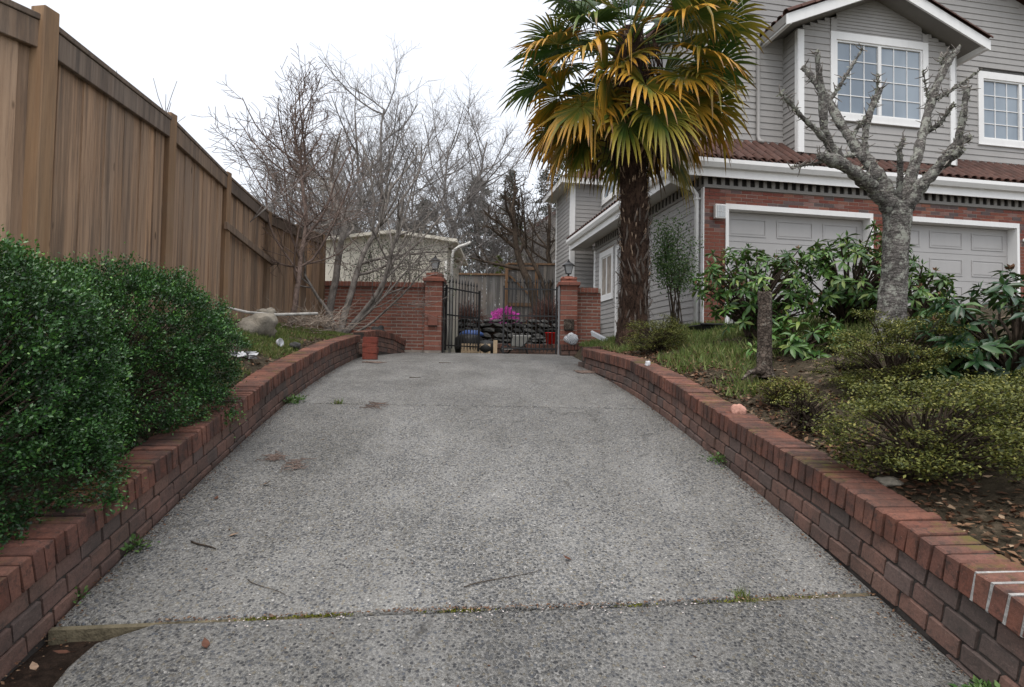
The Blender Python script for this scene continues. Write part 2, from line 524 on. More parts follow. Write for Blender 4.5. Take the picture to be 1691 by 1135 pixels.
MAT['rhodo'] = leaf_mat('rhododendron_leaf', [(0, (.025, .075, .016)), (.5, (.065, .155, .03)), (.85, (.13, .235, .048)), (1, (.24, .30, .075))], .38, .5, rand='obj', trans=.12)
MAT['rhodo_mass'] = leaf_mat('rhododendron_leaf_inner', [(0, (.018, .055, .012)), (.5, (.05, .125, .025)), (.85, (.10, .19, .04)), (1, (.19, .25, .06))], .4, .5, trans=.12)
MAT['rhodo_dark'] = leaf_mat('dark_rhododendron_leaf', [(0, (.014, .046, .02)), (.5, (.028, .08, .027)), (.85, (.06, .135, .04)), (1, (.12, .20, .06))], .33, .5, rand='obj', trans=.1)
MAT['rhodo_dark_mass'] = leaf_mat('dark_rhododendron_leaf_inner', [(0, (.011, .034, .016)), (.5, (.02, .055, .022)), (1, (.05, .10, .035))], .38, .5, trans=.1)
MAT['azalea'] = leaf_mat('azalea_leaf', [(0, (.04, .046, .012)), (.35, (.10, .115, .02)), (.7, (.19, .195, .034)), (.9, (.16, .11, .04)), (1, (.32, .30, .065))], .55, .35, trans=.15)
MAT['azalea_green'] = leaf_mat('azalea_green_leaf', [(0, (.03, .042, .012)), (.4, (.085, .10, .02)), (.8, (.155, .165, .034)), (1, (.27, .25, .06))], .55, .35, trans=.15)
MAT['climber'] = leaf_mat('climber_leaf', [(0, (.03, .075, .022)), (.5, (.07, .14, .04)), (1, (.14, .21, .065))], .5, .4, trans=.15)
MAT['grass'] = leaf_mat('grass_blade', [(0, (.06, .095, .02)), (.5, (.11, .165, .036)), (.8, (.16, .18, .055)), (1, (.25, .22, .10))], .6, .3, trans=.15)
MAT['weed'] = leaf_mat('weed_leaf', [(0, (.05, .12, .03)), (.5, (.09, .18, .045)), (1, (.15, .24, .07))], .5, .4, trans=.15)
MAT['dead_leaf'] = leaf_mat('dead_leaf', [(0, (.06, .028, .016)), (.5, (.13, .065, .035)), (.85, (.20, .12, .07)), (1, (.34, .25, .17))], .8, .2)
MAT['leaf_brown'] = simple('brown_dead_leaf', (.10, .042, .025), .7, .4, 40)
MAT['leaf_tan'] = simple('tan_dead_leaf', (.28, .19, .13), .8, .3, 40)
MAT['pink_flower'] = leaf_mat('magenta_petal', [(0, (.42, .03, .30)), (.5, (.62, .06, .46)), (1, (.75, .16, .60))], .6, .3, trans=.2)
MAT['conifer'] = leaf_mat('conifer_needles', [(0, (.05, .06, .052)), (.5, (.08, .095, .08)), (1, (.12, .135, .11))], .8, .2)
MAT['cypress'] = leaf_mat('cypress_spray', [(0, (.05, .07, .016)), (.5, (.10, .12, .025)), (1, (.15, .17, .04))], .8, .2)
MAT['blossom'] = leaf_mat('white_blossom', [(0, (.45, .42, .38)), (.5, (.6, .58, .52)), (1, (.7, .68, .64))], .7, .2)
MAT['red_twig_leaf'] = leaf_mat('brown_red_twiglet', [(0, (.07, .035, .03)), (.5, (.11, .055, .045)), (1, (.16, .085, .065))], .8, .2)
MAT['ivy'] = leaf_mat('ivy_leaf', [(0, (.02, .045, .016)), (.5, (.045, .08, .025)), (1, (.10, .12, .045))], .5, .4)
MAT['moss'] = leaf_mat('moss_tuft', [(0, (.09, .10, .012)), (.5, (.14, .15, .02)), (1, (.20, .19, .04))], .9, .1)

def palm_mat(name, g0, g1, tip, t0, t1):
    m, nt, b = mk(name, .45, spec=.4)
    t = nd(nt, 'ShaderNodeAttribute', attribute_name='tip').outputs['Fac']
    r = nd(nt, 'ShaderNodeAttribute', attribute_name='rnd').outputs['Fac']
    base = mix(nt, r, g0, g1)
    tt = math_n(nt, 'ADD', t, math_n(nt, 'MULTIPLY', math_n(nt, 'SUBTRACT', r, .5), .35))
    col = mix(nt, ramp(nt, tt, [(t0, 0.0), (t1, 1.0)]), base, tip)
    brown = ramp(nt, tt, [(.93, 0.0), (1.0, .8)])
    col = mix(nt, brown, col, (.20, .11, .055))
    set_col(nt, b, col)
    tr = nd(nt, 'ShaderNodeBsdfTranslucent', {'Color': col})
    ms = nd(nt, 'ShaderNodeMixShader', {0: .12})
    nt.links.new(b.outputs[0], ms.inputs[1]); nt.links.new(tr.outputs[0], ms.inputs[2])
    nt.links.new(ms.outputs[0], nt.nodes['Material Output'].inputs[0])
    return m
MAT['palm_green'] = palm_mat('palm_green', (.035, .085, .018), (.065, .135, .025), (.16, .19, .035), .5, 1.05)
MAT['palm_mid'] = palm_mat('palm_yellowing', (.06, .115, .02), (.11, .15, .022), (.44, .33, .045), .36, .95)
MAT['palm_old'] = palm_mat('palm_orange', (.10, .14, .02), (.19, .165, .02), (.52, .26, .025), .32, .88)
MAT['palm_dead'] = palm_mat('palm_dead', (.05, .038, .022), (.09, .065, .035), (.16, .11, .06), .3, .9)

def bark_mat(name, c1, c2, spot=None, scale=(18, 18, 4), bmp=.8, bd=.02, spotlo=.55, plates=0.0):
    m, nt, b = mk(name, .9, spec=.15)
    p = pos(nt, scale)
    g = noise(nt, p, 1.0, 7, .7)
    col = ramp(nt, g, [(.36, c1), (.62, c2)])
    if plates:
        vo = nd(nt, 'ShaderNodeTexVoronoi', {'Vector': nd(nt, 'ShaderNodeVectorMath', {0: pos(nt, (26, 26, 40)), 1: nd(nt, 'ShaderNodeTexNoise', {'Vector': pos(nt), 'Scale': 12.0, 'Detail': 4.0}).outputs['Color']}, operation='ADD').outputs[0], 'Scale': 1.0}, feature='DISTANCE_TO_EDGE')
        crack = ramp(nt, vo.outputs['Distance'], [(.02, plates), (.14, 0.0)])
        col = mix(nt, crack, col, tuple(x*.35 for x in c1))
    big = ramp(nt, noise(nt, pos(nt), 5, 5, .7), [(.38, (.45, .45, .45)), (.6, (1.1, 1.1, 1.1))])
    col = mix(nt, .7, col, big, 'MULTIPLY')
    if spot:
        s = ramp(nt, noise(nt, pos(nt), 16, 6, .75), [(spotlo, 0.0), (spotlo+.07, .9)])
        col = mix(nt, s, col, spot)
    set_col(nt, b, col)
    bump(nt, b, noise(nt, p, 2.2, 7, .7), bmp, bd)
    return m
MAT['cherry_bark'] = bark_mat('cherry_bark', (.085, .076, .07), (.38, .355, .33), (.47, .48, .42), (11, 11, 60), 1.0, .05, .51, .55)
MAT['stump_bark'] = bark_mat('stump_bark', (.06, .046, .037), (.20, .16, .13), (.27, .25, .21), (26, 26, 16), 1.0, .03, .56, .8)
MAT['palm_bark'] = bark_mat('palm_fibre', (.025, .016, .012), (.135, .082, .058), None, (30, 30, 9), 1.0, .06)
MAT['fibre'] = simple('palm_leaf_base', (.30, .215, .15), .9, .5, 18)
MAT['fibre_grey'] = simple('palm_old_sheath', (.12, .098, .082), .95, .5, 18)
MAT['twig'] = bark_mat('twig_bark', (.14, .125, .11), (.30, .27, .245), (.21, .21, .17), (14, 14, 8), .6, .01, .6)
MAT['twig_red'] = bark_mat('reddish_bark', (.11, .08, .068), (.21, .155, .13), (.22, .2, .17), (14, 14, 8), .6, .01, .62)
MAT['twig_pale'] = bark_mat('pale_twig', (.27, .22, .18), (.42, .36, .30), None, (14, 14, 8), .6, .01)
MAT['far_twig'] = bark_mat('far_twig', (.17, .155, .148), (.28, .26, .245), None, (6, 6, 3), .4, .01)
MAT['stem'] = bark_mat('shrub_stem', (.035, .026, .02), (.09, .068, .05), None, (30, 30, 10), .6, .01)
MAT['birch'] = bark_mat('pale_pole_bark', (.30, .29, .27), (.52, .51, .48), (.08, .07, .06), (12, 12, 12), .5, .01, .62)

# ------------------------------------------------------------------ terrain profiles
_y = np.array([-60, -10, 0, 1, 2.3, 3, 4, 5, 6, 7, 8, 9, 10, 11, 12.1, 14, 18, 30, 400.])
_z = np.array([-9, -2.1, .0, .225, .525, .69, .91, 1.1, 1.27, 1.4, 1.51, 1.6, 1.66, 1.73, 1.80, 1.84, 1.88, 1.9, 2.2])
_fy = np.arange(-12, 20, .02)
_fz = np.interp(_fy, _y, _z)
_ker = np.ones(41)/41
_fs = np.convolve(np.pad(_fz, 20, mode='edge'), _ker, 'valid')
_fs[:30] = _fz[:30]; _fs[-30:] = _fz[-30:]
def zd(y):
    return float(np.interp(y, _fy, _fs)) if -12 < y < 19.5 else float(np.interp(y, _y, _z))
def smooth_prof(ys, zs):
    fy = np.arange(ys[0]-1, ys[-1]+1, .02); fz = np.interp(fy, ys, zs)
    k = 31
    return fy, np.convolve(np.pad(fz, k//2, mode='edge'), np.ones(k)/k, 'valid')
_lc = smooth_prof([0, 1.0, 2.07, 2.39, 2.77, 3.0, 3.47, 4.16, 4.42, 5.02, 5.56, 6.53, 7.73, 9.84, 12], [.37, .59, .83, .90, .98, 1.03, 1.13, 1.26, 1.31, 1.435, 1.54, 1.68, 1.84, 2.035, 2.1])
_rc = smooth_prof([0, 1.0, 2.0, 2.3, 2.72, 3.22, 3.54, 4.01, 4.47, 5.2, 6.45, 8.72, 11, 14], [.42, .63, .85, .92, 1.015, 1.11, 1.165, 1.25, 1.335, 1.49, 1.68, 1.845, 1.93, 2.0])
capL = lambda y: float(np.interp(y, *_lc))
capR = lambda y: float(np.interp(y, *_rc))
def lx(y): return -1.56-.1*y       # left edge of the drive
def rx(y): return 1.90-.1*y        # right edge
FENCE = [(-2.79, 3.4, 3.54), (-3.28, 5.5, 3.83), (-3.76, 7.6, 3.96), (-4.13, 9.8, 4.03), (-4.17, 11.2, 4.12), (-3.91, 12.0, 4.13)]
def fence_x(y):
    return float(np.interp(y, [-2, 2.2, 3.4, 5.5, 7.6, 9.8, 11.2, 14], [-4.4, -3.3, -2.79, -3.28, -3.76, -4.13, -4.17, -4.3]))
def bedL(x, y):
    c = capL(y)-.05
    xb = lx(y)-.19
    w = max(0, xb-x)
    top = np.interp(y, [0, 2, 3.4, 5.5, 7.6, 9.8, 12], [.9, 1.3, 1.62, 2.0, 2.1, 2.2, 2.25])
    d = max(.3, xb-fence_x(y))
    t = min(1.3, w/d)
    return c+(top-c)*t
def bedR(x, y):
    if y > 8.75 and x < rx(8.6)+.24: return zd(y)-.05
    w = max(0, x-(rx(y)+.19))
    return min(2.33, capR(y)-.05+.2*w)

# ------------------------------------------------------------------ setting: ground, drive, beds
def grid_mesh(name, xs, ys, zf, mat, kind='structure'):
    V = [(x, y, zf(x, y)) for y in ys for x in xs]
    nx = len(xs)
    F = [(j*nx+i, j*nx+i+1, (j+1)*nx+i+1, (j+1)*nx+i) for j in range(len(ys)-1) for i in range(nx-1)]
    o = bpy.data.objects.new(name, numesh(name, V, F, mat, None, True))
    link(o)
    o['kind'] = kind
    return o
def ground_z(x, y):
    base = np.interp(y, _y, _z)-.22
    if y > 12.6: base = np.interp(y, [12.6, 14, 16.2, 16.6, 20, 26, 60, 400], [1.74, 1.82, 1.85, 1.9, 3.0, 3.4, 4.0, 6.0])
    if x < -4.6: base = max(base, np.interp(y, [-60, 0, 6, 12, 400], [-9, .8, 1.9, 2.1, 6]) - .1)
    return float(base)
xs = [-400, -200, -100, -50, -25, -12, -8, -6, -4.7, -4.5, -3, -1.5, 0, 1.5, 3, 4.5, 7, 10, 15, 25, 50, 100, 200, 400]
ysg = [-60, -30, -15, -8, -4, -2, 0, 1, 2, 3, 4, 5, 6, 7, 8, 9, 10, 11, 12, 12.5, 12.7, 14, 15, 16.2, 16.6, 18, 20, 23, 26, 35, 60, 120, 250, 400]
grid_mesh('ground', xs, ysg, ground_z, MAT['ground'])

drive = structure('driveway')
def slab(y0f, y1f, xl, xr, nx=28, step=.12):
    """slab between joint curves y0f(x), y1f(x)"""
    V, F = [], []
    ny = max(2, int((y1f(0)-y0f(0))/step)+1)
    for j in range(ny+1):
        t = j/ny
        for i in range(nx+1):
            s = i/nx
            ym = y0f(0)+(y1f(0)-y0f(0))*t
            x = xl(ym)+(xr(ym)-xl(ym))*s
            y = y0f(x)+(y1f(x)-y0f(x))*t
            x = xl(y)+(xr(y)-xl(y))*s
            V.append((x, y, zd(y)))
    n = nx+1
    F = [(j*n+i, j*n+i+1, (j+1)*n+i+1, (j+1)*n+i) for j in range(ny) for i in range(nx)]
    # skirt
    rim = [i for i in range(n)] + [j*n+nx for j in range(1, ny+1)] + [ny*n+i for i in range(nx-1, -1, -1)] + [j*n for j in range(ny-1, 0, -1)]
    b = len(V)
    V += [(V[k][0], V[k][1], V[k][2]-.12) for k in rim]
    m = len(rim)
    F += [(rim[(k+1) % m], rim[k], b+k, b+(k+1) % m) for k in range(m)]
    me = numesh('slab', V, F, MAT['concrete'], None, False)
    o = bpy.data.objects.new('slab', me)
    md = o.modifiers.new('bevel', 'BEVEL'); md.width = .012; md.segments = 2; md.limit_method = 'ANGLE'; md.angle_limit = R(50)
    return link(o, drive)
j1 = lambda x: 2.535+.085*x-.006*math.sin(3*x)
j2 = lambda x: 5.59
j3 = lambda x: 9.05
near_left = lambda y: lx(y)+float(np.interp(y, [1.4, 1.9, 2.07, 2.2, 2.31, 2.38, 2.45], [.10, .16, .22, .20, .245, .38, .52]))
slab(lambda x: 1.0, lambda x: j1(x)-.028, near_left, lambda y: rx(y)-.005).color = (.80, .80, .80, 1)
slab(lambda x: j1(x), lambda x: j2(x)-.022, lambda y: lx(y)+.012, lambda y: rx(y)-.006)
slab(j2, lambda x: j3(x)-.018, lambda y: lx(y)+.01, lambda y: rx(y)-.006)
slab(j3, lambda x: 12.3, lambda y: lx(y) if y < 10 else lx(y)+.12*(y-10), lambda y: rx(y) if y < 8.6 else rx(8.6)+.15)
slab(lambda x: -3.0, lambda x: .985, lambda y: lx(y)+.1, lambda y: rx(y)-.005)
# wood strip in the near joint, broken up, shows at both ends
for x0, x1, dz in ((-1.79, -.75, -.010), (-.74, .1, -.022), (.11, .95, -.03), (.98, 1.60, -.006)):
    mb = MB()
    def jp(x, dy, z): return (x, j1(x)+dy, zd(j1(x)+dy)+z)
    mb.hexa([jp(x0, -.025, -.10), jp(x1, -.025, -.10), jp(x1, -.003, -.10), jp(x0, -.003, -.10), jp(x0, -.025, dz), jp(x1, -.025, dz), jp(x1, -.003, dz), jp(x0, -.003, dz)])
    mb.build('joint_board', MAT['mossy_wood'], drive)

def strip(name, xa, xb, ys, zf, mat, n=24):
    V = []
    for y in ys:
        a, b = xa(y), xb(y)
        for i in range(n+1):
            x = a+(b-a)*i/n
            V.append((x, y, zf(x, y)+.03*mnoise.noise((x*3, y*3, 1.7))+.012*mnoise.noise((x*11, y*11, 4.))))
    F = [(j*(n+1)+i, j*(n+1)+i+1, (j+1)*(n+1)+i+1, (j+1)*(n+1)+i) for j in range(len(ys)-1) for i in range(n)]
    o = bpy.data.objects.new(name, numesh(name, V, F, mat, None, True))
    link(o); o['kind'] = 'structure'
    return o
strip('planting_bed_left', lambda y: fence_x(y)-.6, lambda y: lx(y)-.15, np.arange(0, 12.3, .12), bedL, MAT['bed'])
strip('planting_bed_right', lambda y: rx(y)+.15 if y < 8.6 else rx(8.6)+.15, lambda y: 13.0, np.concatenate([np.arange(0, 12.0, .12)]), bedR, MAT['bed'], 60)
strip('soil_pocket', lambda y: lx(y)-.05, lambda y: lx(y)+.62, np.arange(1.0, 2.46, .06), lambda x, y: zd(y)-.062, MAT['soil'], 10)

# ------------------------------------------------------------------ low retaining walls of the drive
def brick_mesh(name, lx_, ly_, lz_, mat, seed=0):
    """one chipped, slightly bevelled brick centred on its origin"""
    rr = random.Random(seed)
    b = .005+.003*rr.random()
    hx, hy, hz = lx_/2, ly_/2, lz_/2
    vs = []
    for z, s in ((-hz, b), (-hz+b, 0), (hz-b, 0), (hz, b)):
        for sx, sy in ((-1, -1), (1, -1), (1, 1), (-1, 1)):
            vs.append((sx*(hx-s)+rr.uniform(-.003, .003), sy*(hy-s)+rr.uniform(-.003, .003), z+rr.uniform(-.0012, .0012)))
    mb = MB()
    mb.v = vs
    mb.f = [(3, 2, 1, 0), (12, 13, 14, 15)]
    for k in range(3):
        for i in range(4):
            j = (i+1) % 4
            mb.f.append((k*4+i, k*4+j, k*4+4+j, k*4+4+i))
    return mb.mesh(name, mat)
CAPM = [brick_mesh('cap_brick', .215, .0545, .118, MAT['cap_brick'], s) for s in range(8)]
STRM = [brick_mesh('brick', .09, .144, .081, MAT['wall_brick'], 20+s) for s in range(4)]

CAPY = {}
def drive_wall(name, label, edge, cap, side, y0, y1, group):
    """side -1: wall to the left of the drive; +1 right"""
    th = math.atan(.1)
    t = thing(name, label, 'wall', (edge(y0), y0, zd(y0)-.1), 0, group)
    inv = Matrix.Translation(-Vector(t.location))
    yaw = Matrix.Rotation(th, 4, 'Z')
    def place(nm, me, y, off, zc, jit=.004, roll=0.0):
        sl = math.atan((cap(y+.1)-cap(y-.1))/.2)
        m = Matrix.Translation((edge(y)+side*off+random.uniform(-jit, jit), y, zc+random.uniform(-jit*.6, jit*.6))) @ yaw @ Matrix.Rotation(sl, 4, 'X') @ Matrix.Rotation(random.uniform(-.02, .02)+roll, 4, 'Z') @ Matrix.Rotation(random.uniform(-.012, .012), 4, 'Y')
        return inst(nm, me, t, inv @ m)
    pitch = .0645
    y = y0
    CAPY[side] = []
    while y < y1:
        CAPY[side].append(y)
        sl = math.cos(math.atan((cap(y+.1)-cap(y-.1))/.2))
        place('cap_brick', random.choice(CAPM), y, .0875, cap(y)-.059, .005)
        y += pitch*sl
    for k in range(5):
        y = y0+(.076 if k % 2 else 0)
        while y < y1-.12:
            zc = cap(y)-.126-.041-k*.089
            if zc+.04 > zd(y):
                place('brick', random.choice(STRM), y, .047, zc, .003)
            y += .1525
    # mortar body: solid core just behind the brick faces
    for nm, yy0, yy1, mat, dx in (('mortar', y0-.05, y1+.02, MAT['dark_mortar'], 0.0),):
        mb = MB()
        ys_ = np.arange(yy0, yy1+.1, .2)
        prof = []
        for y in ys_:
            c = cap(y); e = edge(y)
            prof.append([(e+side*.013, y, zd(y)-.3), (e+side*.013, y, c-.124), (e-side*.004, y, c-.120), (e-side*.004, y, c-.012), (e+side*.182, y, c-.012), (e+side*.182, y, zd(y)-.3)])
        n = 6
        for ring in prof:
            mb.v += ring
        for j in range(len(prof)-1):
            for i in range(n):
                q = (i+1) % n
                f = (j*n+i, j*n+q, (j+1)*n+q, (j+1)*n+i)
                mb.f.append(f if side < 0 else f[::-1])
        mb.f.append(tuple(range(n))[::-1]); mb.f.append(tuple(range((len(prof)-1)*n, len(prof)*n)))
        mb.v = [tuple(Vector(v)-Vector(t.location)) for v in mb.v]
        mb.build(nm, mat, t)
    return t, place
GW = 'low brick retaining walls along the driveway'
wl, place_l = drive_wall('retaining_wall', 'low brick retaining wall beside the boxwood, left of the driveway', lx, capL, -1, 1.25, 9.86, GW)
wr, place_r = drive_wall('retaining_wall', 'low brick retaining wall under the azaleas, right of the driveway', rx, capR, 1, 1.25, 8.62, GW)
# fresh pale mortar round the nearest caps of the right wall
mb = MB()
for ya, yb in zip(CAPY[1], CAPY[1][1:]):
    if yb > 2.22: break
    y = (ya+yb)/2
    m = Matrix.Translation((rx(y)+.0875, y, capR(y)-.059)) @ Matrix.Rotation(math.atan(.1), 4, 'Z') @ Matrix.Rotation(math.atan(.22), 4, 'X')
    hx, hy, hz = .1045, .0060, .0555
    mb.hexa([m @ Vector(q) - wr.location for q in [(-hx, -hy, -hz), (hx, -hy, -hz), (hx, hy, -hz), (-hx, hy, -hz), (-hx, -hy, hz), (hx, -hy, hz), (hx, hy, hz), (-hx, hy, hz)]])
o = mb.build('pale_mortar', MAT['white_mortar'], wr); o['label'] = 'fresh white mortar between the nearest cap bricks'
# short return of the right wall at its top end
for i in range(14):
    x = rx(8.6)+.03+i*.0645
    m = Matrix.Translation((x, 8.78+random.uniform(-.004, .004), 1.80+.004*i)) @ Matrix.Rotation(math.pi/2+random.uniform(-.02, .02), 4, 'Z')
    inst('cap_brick', random.choice(CAPM), wr, Matrix.Translation(-Vector(wr.location)) @ m)
for k in range(3):
    for i in range(6):
        m = Matrix.Translation((rx(8.6)+.08+.1525*i-.07*(k % 2), 8.725, 1.69-.089*k)) @ Matrix.Rotation(math.pi/2, 4, 'Z')
        inst('brick', random.choice(STRM), wr, Matrix.Translation(-Vector(wr.location)) @ m)
mb = MB().box(rx(8.6)+.01, rx(8.6)+.9, 8.69, 8.87, 1.40, 1.76)
mb.v = [tuple(Vector(v)-Vector(wr.location)) for v in mb.v]
mb.build('mortar', MAT['dark_mortar'], wr)

# pale concrete footing under the near end of the left wall
mb = MB()
for (y, z) in ((1.2, 0), (2.02, 0)):
    pass
mb.hexa([(lx(1.2)-.02, 1.2, zd(1.2)-.3), (lx(1.2)+.035, 1.2, zd(1.2)-.3), (lx(2.05)+.03, 2.05, zd(2.05)-.3), (lx(2.05)-.02, 2.05, zd(2.05)-.3),
         (lx(1.2)-.02, 1.2, zd(1.2)+.0), (lx(1.2)+.025, 1.2, zd(1.2)-.005), (lx(2.05)+.02, 2.05, zd(2.05)-.02), (lx(2.05)-.02, 2.05, zd(2.05)-.005)])
mb.v = [tuple(Vector(v)-Vector(wl.location)) for v in mb.v]
mb.build('footing', MAT['mortar'], wl, bevel=.008)

# short curved continuation of the left wall towards the gate wall
def low_wall(name, label, pts, courses=2, face=(0, -1)):
    """pts: (x,y,ztop) polyline"""
    t = thing(name, label, 'wall', (pts[0][0], pts[0][1], pts[0][2]-.35))
    base = Vector(t.location)
    P = [Vector(p) for p in pts]
    seg = [(P[i], P[i+1]) for i in range(len(P)-1)]
    for a, b in seg:
        d = b-a; L = d.length; ang = math.atan2(d.y, d.x); sl = math.atan2(d.z, math.hypot(d.x, d.y))
        rot = Matrix.Rotation(ang, 4, 'Z') @ Matrix.Rotation(-sl, 4, 'Y')
        n = max(1, int(L/.0645))
        for i in range(n):
            q = a+d*((i+.5)/n)
            m = Matrix.Translation(q-base-Vector((0, 0, .059))) @ rot @ Matrix.Rotation(math.pi/2, 4, 'Z')
            inst('cap_brick', random.choice(CAPM), t, m)
        for k in range(courses+1):
            n2 = max(1, round(L/.1525))
            for i in range(n2):
                q = a+d*((i+.5)/n2)
                m = Matrix.Translation(q-base-Vector((0, 0, .167+.089*k))) @ rot @ Matrix.Translation((0, -.045, 0)) @ Matrix.Rotation(math.pi/2, 4, 'Z')
                inst('brick', random.choice(STRM), t, m)
        mb = MB()
        m = Matrix.Translation(a-base) @ rot
        mb.hexa([m @ Vector(q) for q in [(-.01, -.083, -.45), (L+.01, -.083, -.45), (L+.01, .09, -.45), (-.01, .09, -.45), (-.01, -.083, -.012), (L+.01, -.083, -.012), (L+.01, .09, -.012), (-.01, .09, -.012)]])
        mb.build('mortar', MAT['dark_mortar'], t)
    return t
low_wall('low_brick_wall', 'short low brick wall curving down to the red brick gate wall', [(-2.62, 10.15, 2.10), (-2.50, 10.7, 2.17), (-2.36, 11.4, 2.13), (-2.22, 11.88, 2.03)])
low_wall('low_brick_wall', 'short low brick wall with a painted stone on it, at the right gate pillar', [(.96, 11.72, 1.99), (1.95, 11.72, 2.02)], 2)

# three loose red bricks stacked at the end of the left wall
RB = [brick_mesh('red_brick', .225, .115, .098, MAT['red_brick'], 40+s) for s in range(3)]
zz = zd(9.45)
for i, lab in enumerate(('bottom red brick of the small stack at the end of the left wall', 'second red brick from the bottom of the small stack by the wall end', 'third red brick from the bottom of the small stack by the wall end', 'topmost red brick of the small stack at the wall end')):
    h = .098 if i != 2 else .06
    o = bpy.data.objects.new('red_brick', RB[i % 3])
    link(o)
    o.scale = (1, 1, h/.098)
    o.location = (-2.255+[.0, .004, -.006, .003][i], 9.45, zz+h/2)
    o.rotation_euler = (0, 0, R([2, -2, 4, 0][i]))
    tag(o, lab, 'brick', 'loose red bricks stacked at the wall end')
    zz += h+.001

# ------------------------------------------------------------------ brick gate walls and pillars
GBM = [brick_mesh('brick', .203, .09, .0575, MAT['gate_brick'], 60+s) for s in range(4)]
GBH = [brick_mesh('brick', .097, .09, .0575, MAT['gate_brick'], 70+s) for s in range(2)]
SOLD = [brick_mesh('cap_brick', .064, .24, .10, MAT['gate_brick'], 80+s) for s in range(3)]
def gate_wall(label, x0, x1, y, z0, z1):
    t = thing('brick_wall', label, 'wall', (x0, y, z0))
    L = x1-x0; n = int((z1-z0-.10)/.0677)
    for k in range(n):
        x = 0.0; z = .034+k*.0677
        if k % 2:
            inst('brick', random.choice(GBH), t, Matrix.Translation((.0485, random.uniform(-.002, .002), z))); x = .107
        while x+.203 <= L+.001:
            inst('brick', random.choice(GBM), t, Matrix.Translation((x+.1015, random.uniform(-.002, .002), z)))
            x += .213
        if L-x > .03:
            inst('brick', random.choice(GBH), t, Matrix.Translation(((L+x)/2, random.uniform(-.002, .002), z)) @ Matrix.Diagonal(((L-x)/.097, 1, 1, 1)))
    MB().box(.004, L-.004, -.0415, .075, -.15, n*.0677).build('mortar', MAT['mortar'], t)
    x = .035
    while x < L-.02:
        inst('cap_brick', random.choice(SOLD), t, Matrix.Translation((x, .02, n*.0677+.052)) @ Matrix.Rotation(random.uniform(-.02, .02), 4, 'X'))
        x += .0725
    MB().box(.01, L-.01, -.09, .13, n*.0677, n*.0677+.09).build('mortar', MAT['mortar'], t)
    return t
gate_wall('long red brick garden wall left of the iron gate', -3.95, -1.775, 12.12, 1.83, 3.28)
gate_wall('short red brick wall stub right of the iron gate', 1.31, 1.80, 12.14, 1.78, 3.17)
# brick end pier of the stub
PB = [brick_mesh('brick', .228, .108, .090, MAT['gate_brick'], 90+s) for s in range(4)]
CORB = [brick_mesh('corbel_brick', .215, .11, .072, MAT['gate_brick'], 95+s) for s in range(3)]
def pillar(label, x, y, z0, n=14, plaque=True):
    t = thing('gate_pillar', label, 'pillar', (x, y, z0), 0, 'brick gate pillars')
    for k in range(n):
        z = .05+k*.1
        for q in range(4):
            a = q*math.pi/2
            s = 1 if k % 2 else -1
            off = Matrix.Rotation(a, 4, 'Z') @ Vector((s*(.34-.228)/2, -(.34-.108)/2, 0))
            inst('brick', random.choice(PB), t, Matrix.Translation((off.x+random.uniform(-.002, .002), off.y, z)) @ Matrix.Rotation(a, 4, 'Z'))
    MB().box(-.1665, .1665, -.1665, .1665, -.1, n*.1).build('mortar', MAT['mortar'], t)
    h = n*.1
    for q in range(4):           # corbelled ring
        a = q*math.pi/2
        for s in (-.11, .11):
            off = Matrix.Rotation(a, 4, 'Z') @ Vector((s, -.165, 0))
            inst('corbel_brick', random.choice(CORB), t, Matrix.Translation((off.x, off.y, h+.037)) @ Matrix.Rotation(a, 4, 'Z'))
    MB().box(-.13, .13, -.13, .13, h, h+.09).build('mortar', MAT['mortar'], t)
    for q in range(4):           # sloped crown bricks
        a = q*math.pi/2
        for s in (-.08, .08):
            m = Matrix.Rotation(a, 4, 'Z') @ Matrix.Translation((s, -.105, h+.125)) @ Matrix.Rotation(R(-50), 4, 'X') @ Matrix.Scale(.72, 4, (1, 0, 0))
            inst('crown_brick', random.choice(CORB), t, m)
    mb = MB(); mb.hexa([(-.17, -.17, h+.075), (.17, -.17, h+.075), (.17, .17, h+.075), (-.17, .17, h+.075), (-.075, -.075, h+.205), (.075, -.075, h+.205), (.075, .075, h+.205), (-.075, .075, h+.205)])
    mb.build('crown_core', MAT['gate_brick'], t)
    if plaque:
        pb = MB(); pb.box(-.10, .10, -.235, -.172, .50, .72).build('letter_box', MAT['gate_brick'] if x < 0 else MAT['stump_bark'], t, bevel=.01)
        MB().box(-.085, .085, -.242, -.172, .49, .505).build('box_slot', MAT['dark_recess'], t)
    return t
pillar('left red brick gate pillar with corbelled crown at the long wall', -1.60, 12.1, 1.83)
pillar('right red brick gate pillar with dark mailbox, beside the house', 1.135, 12.1, 1.79)

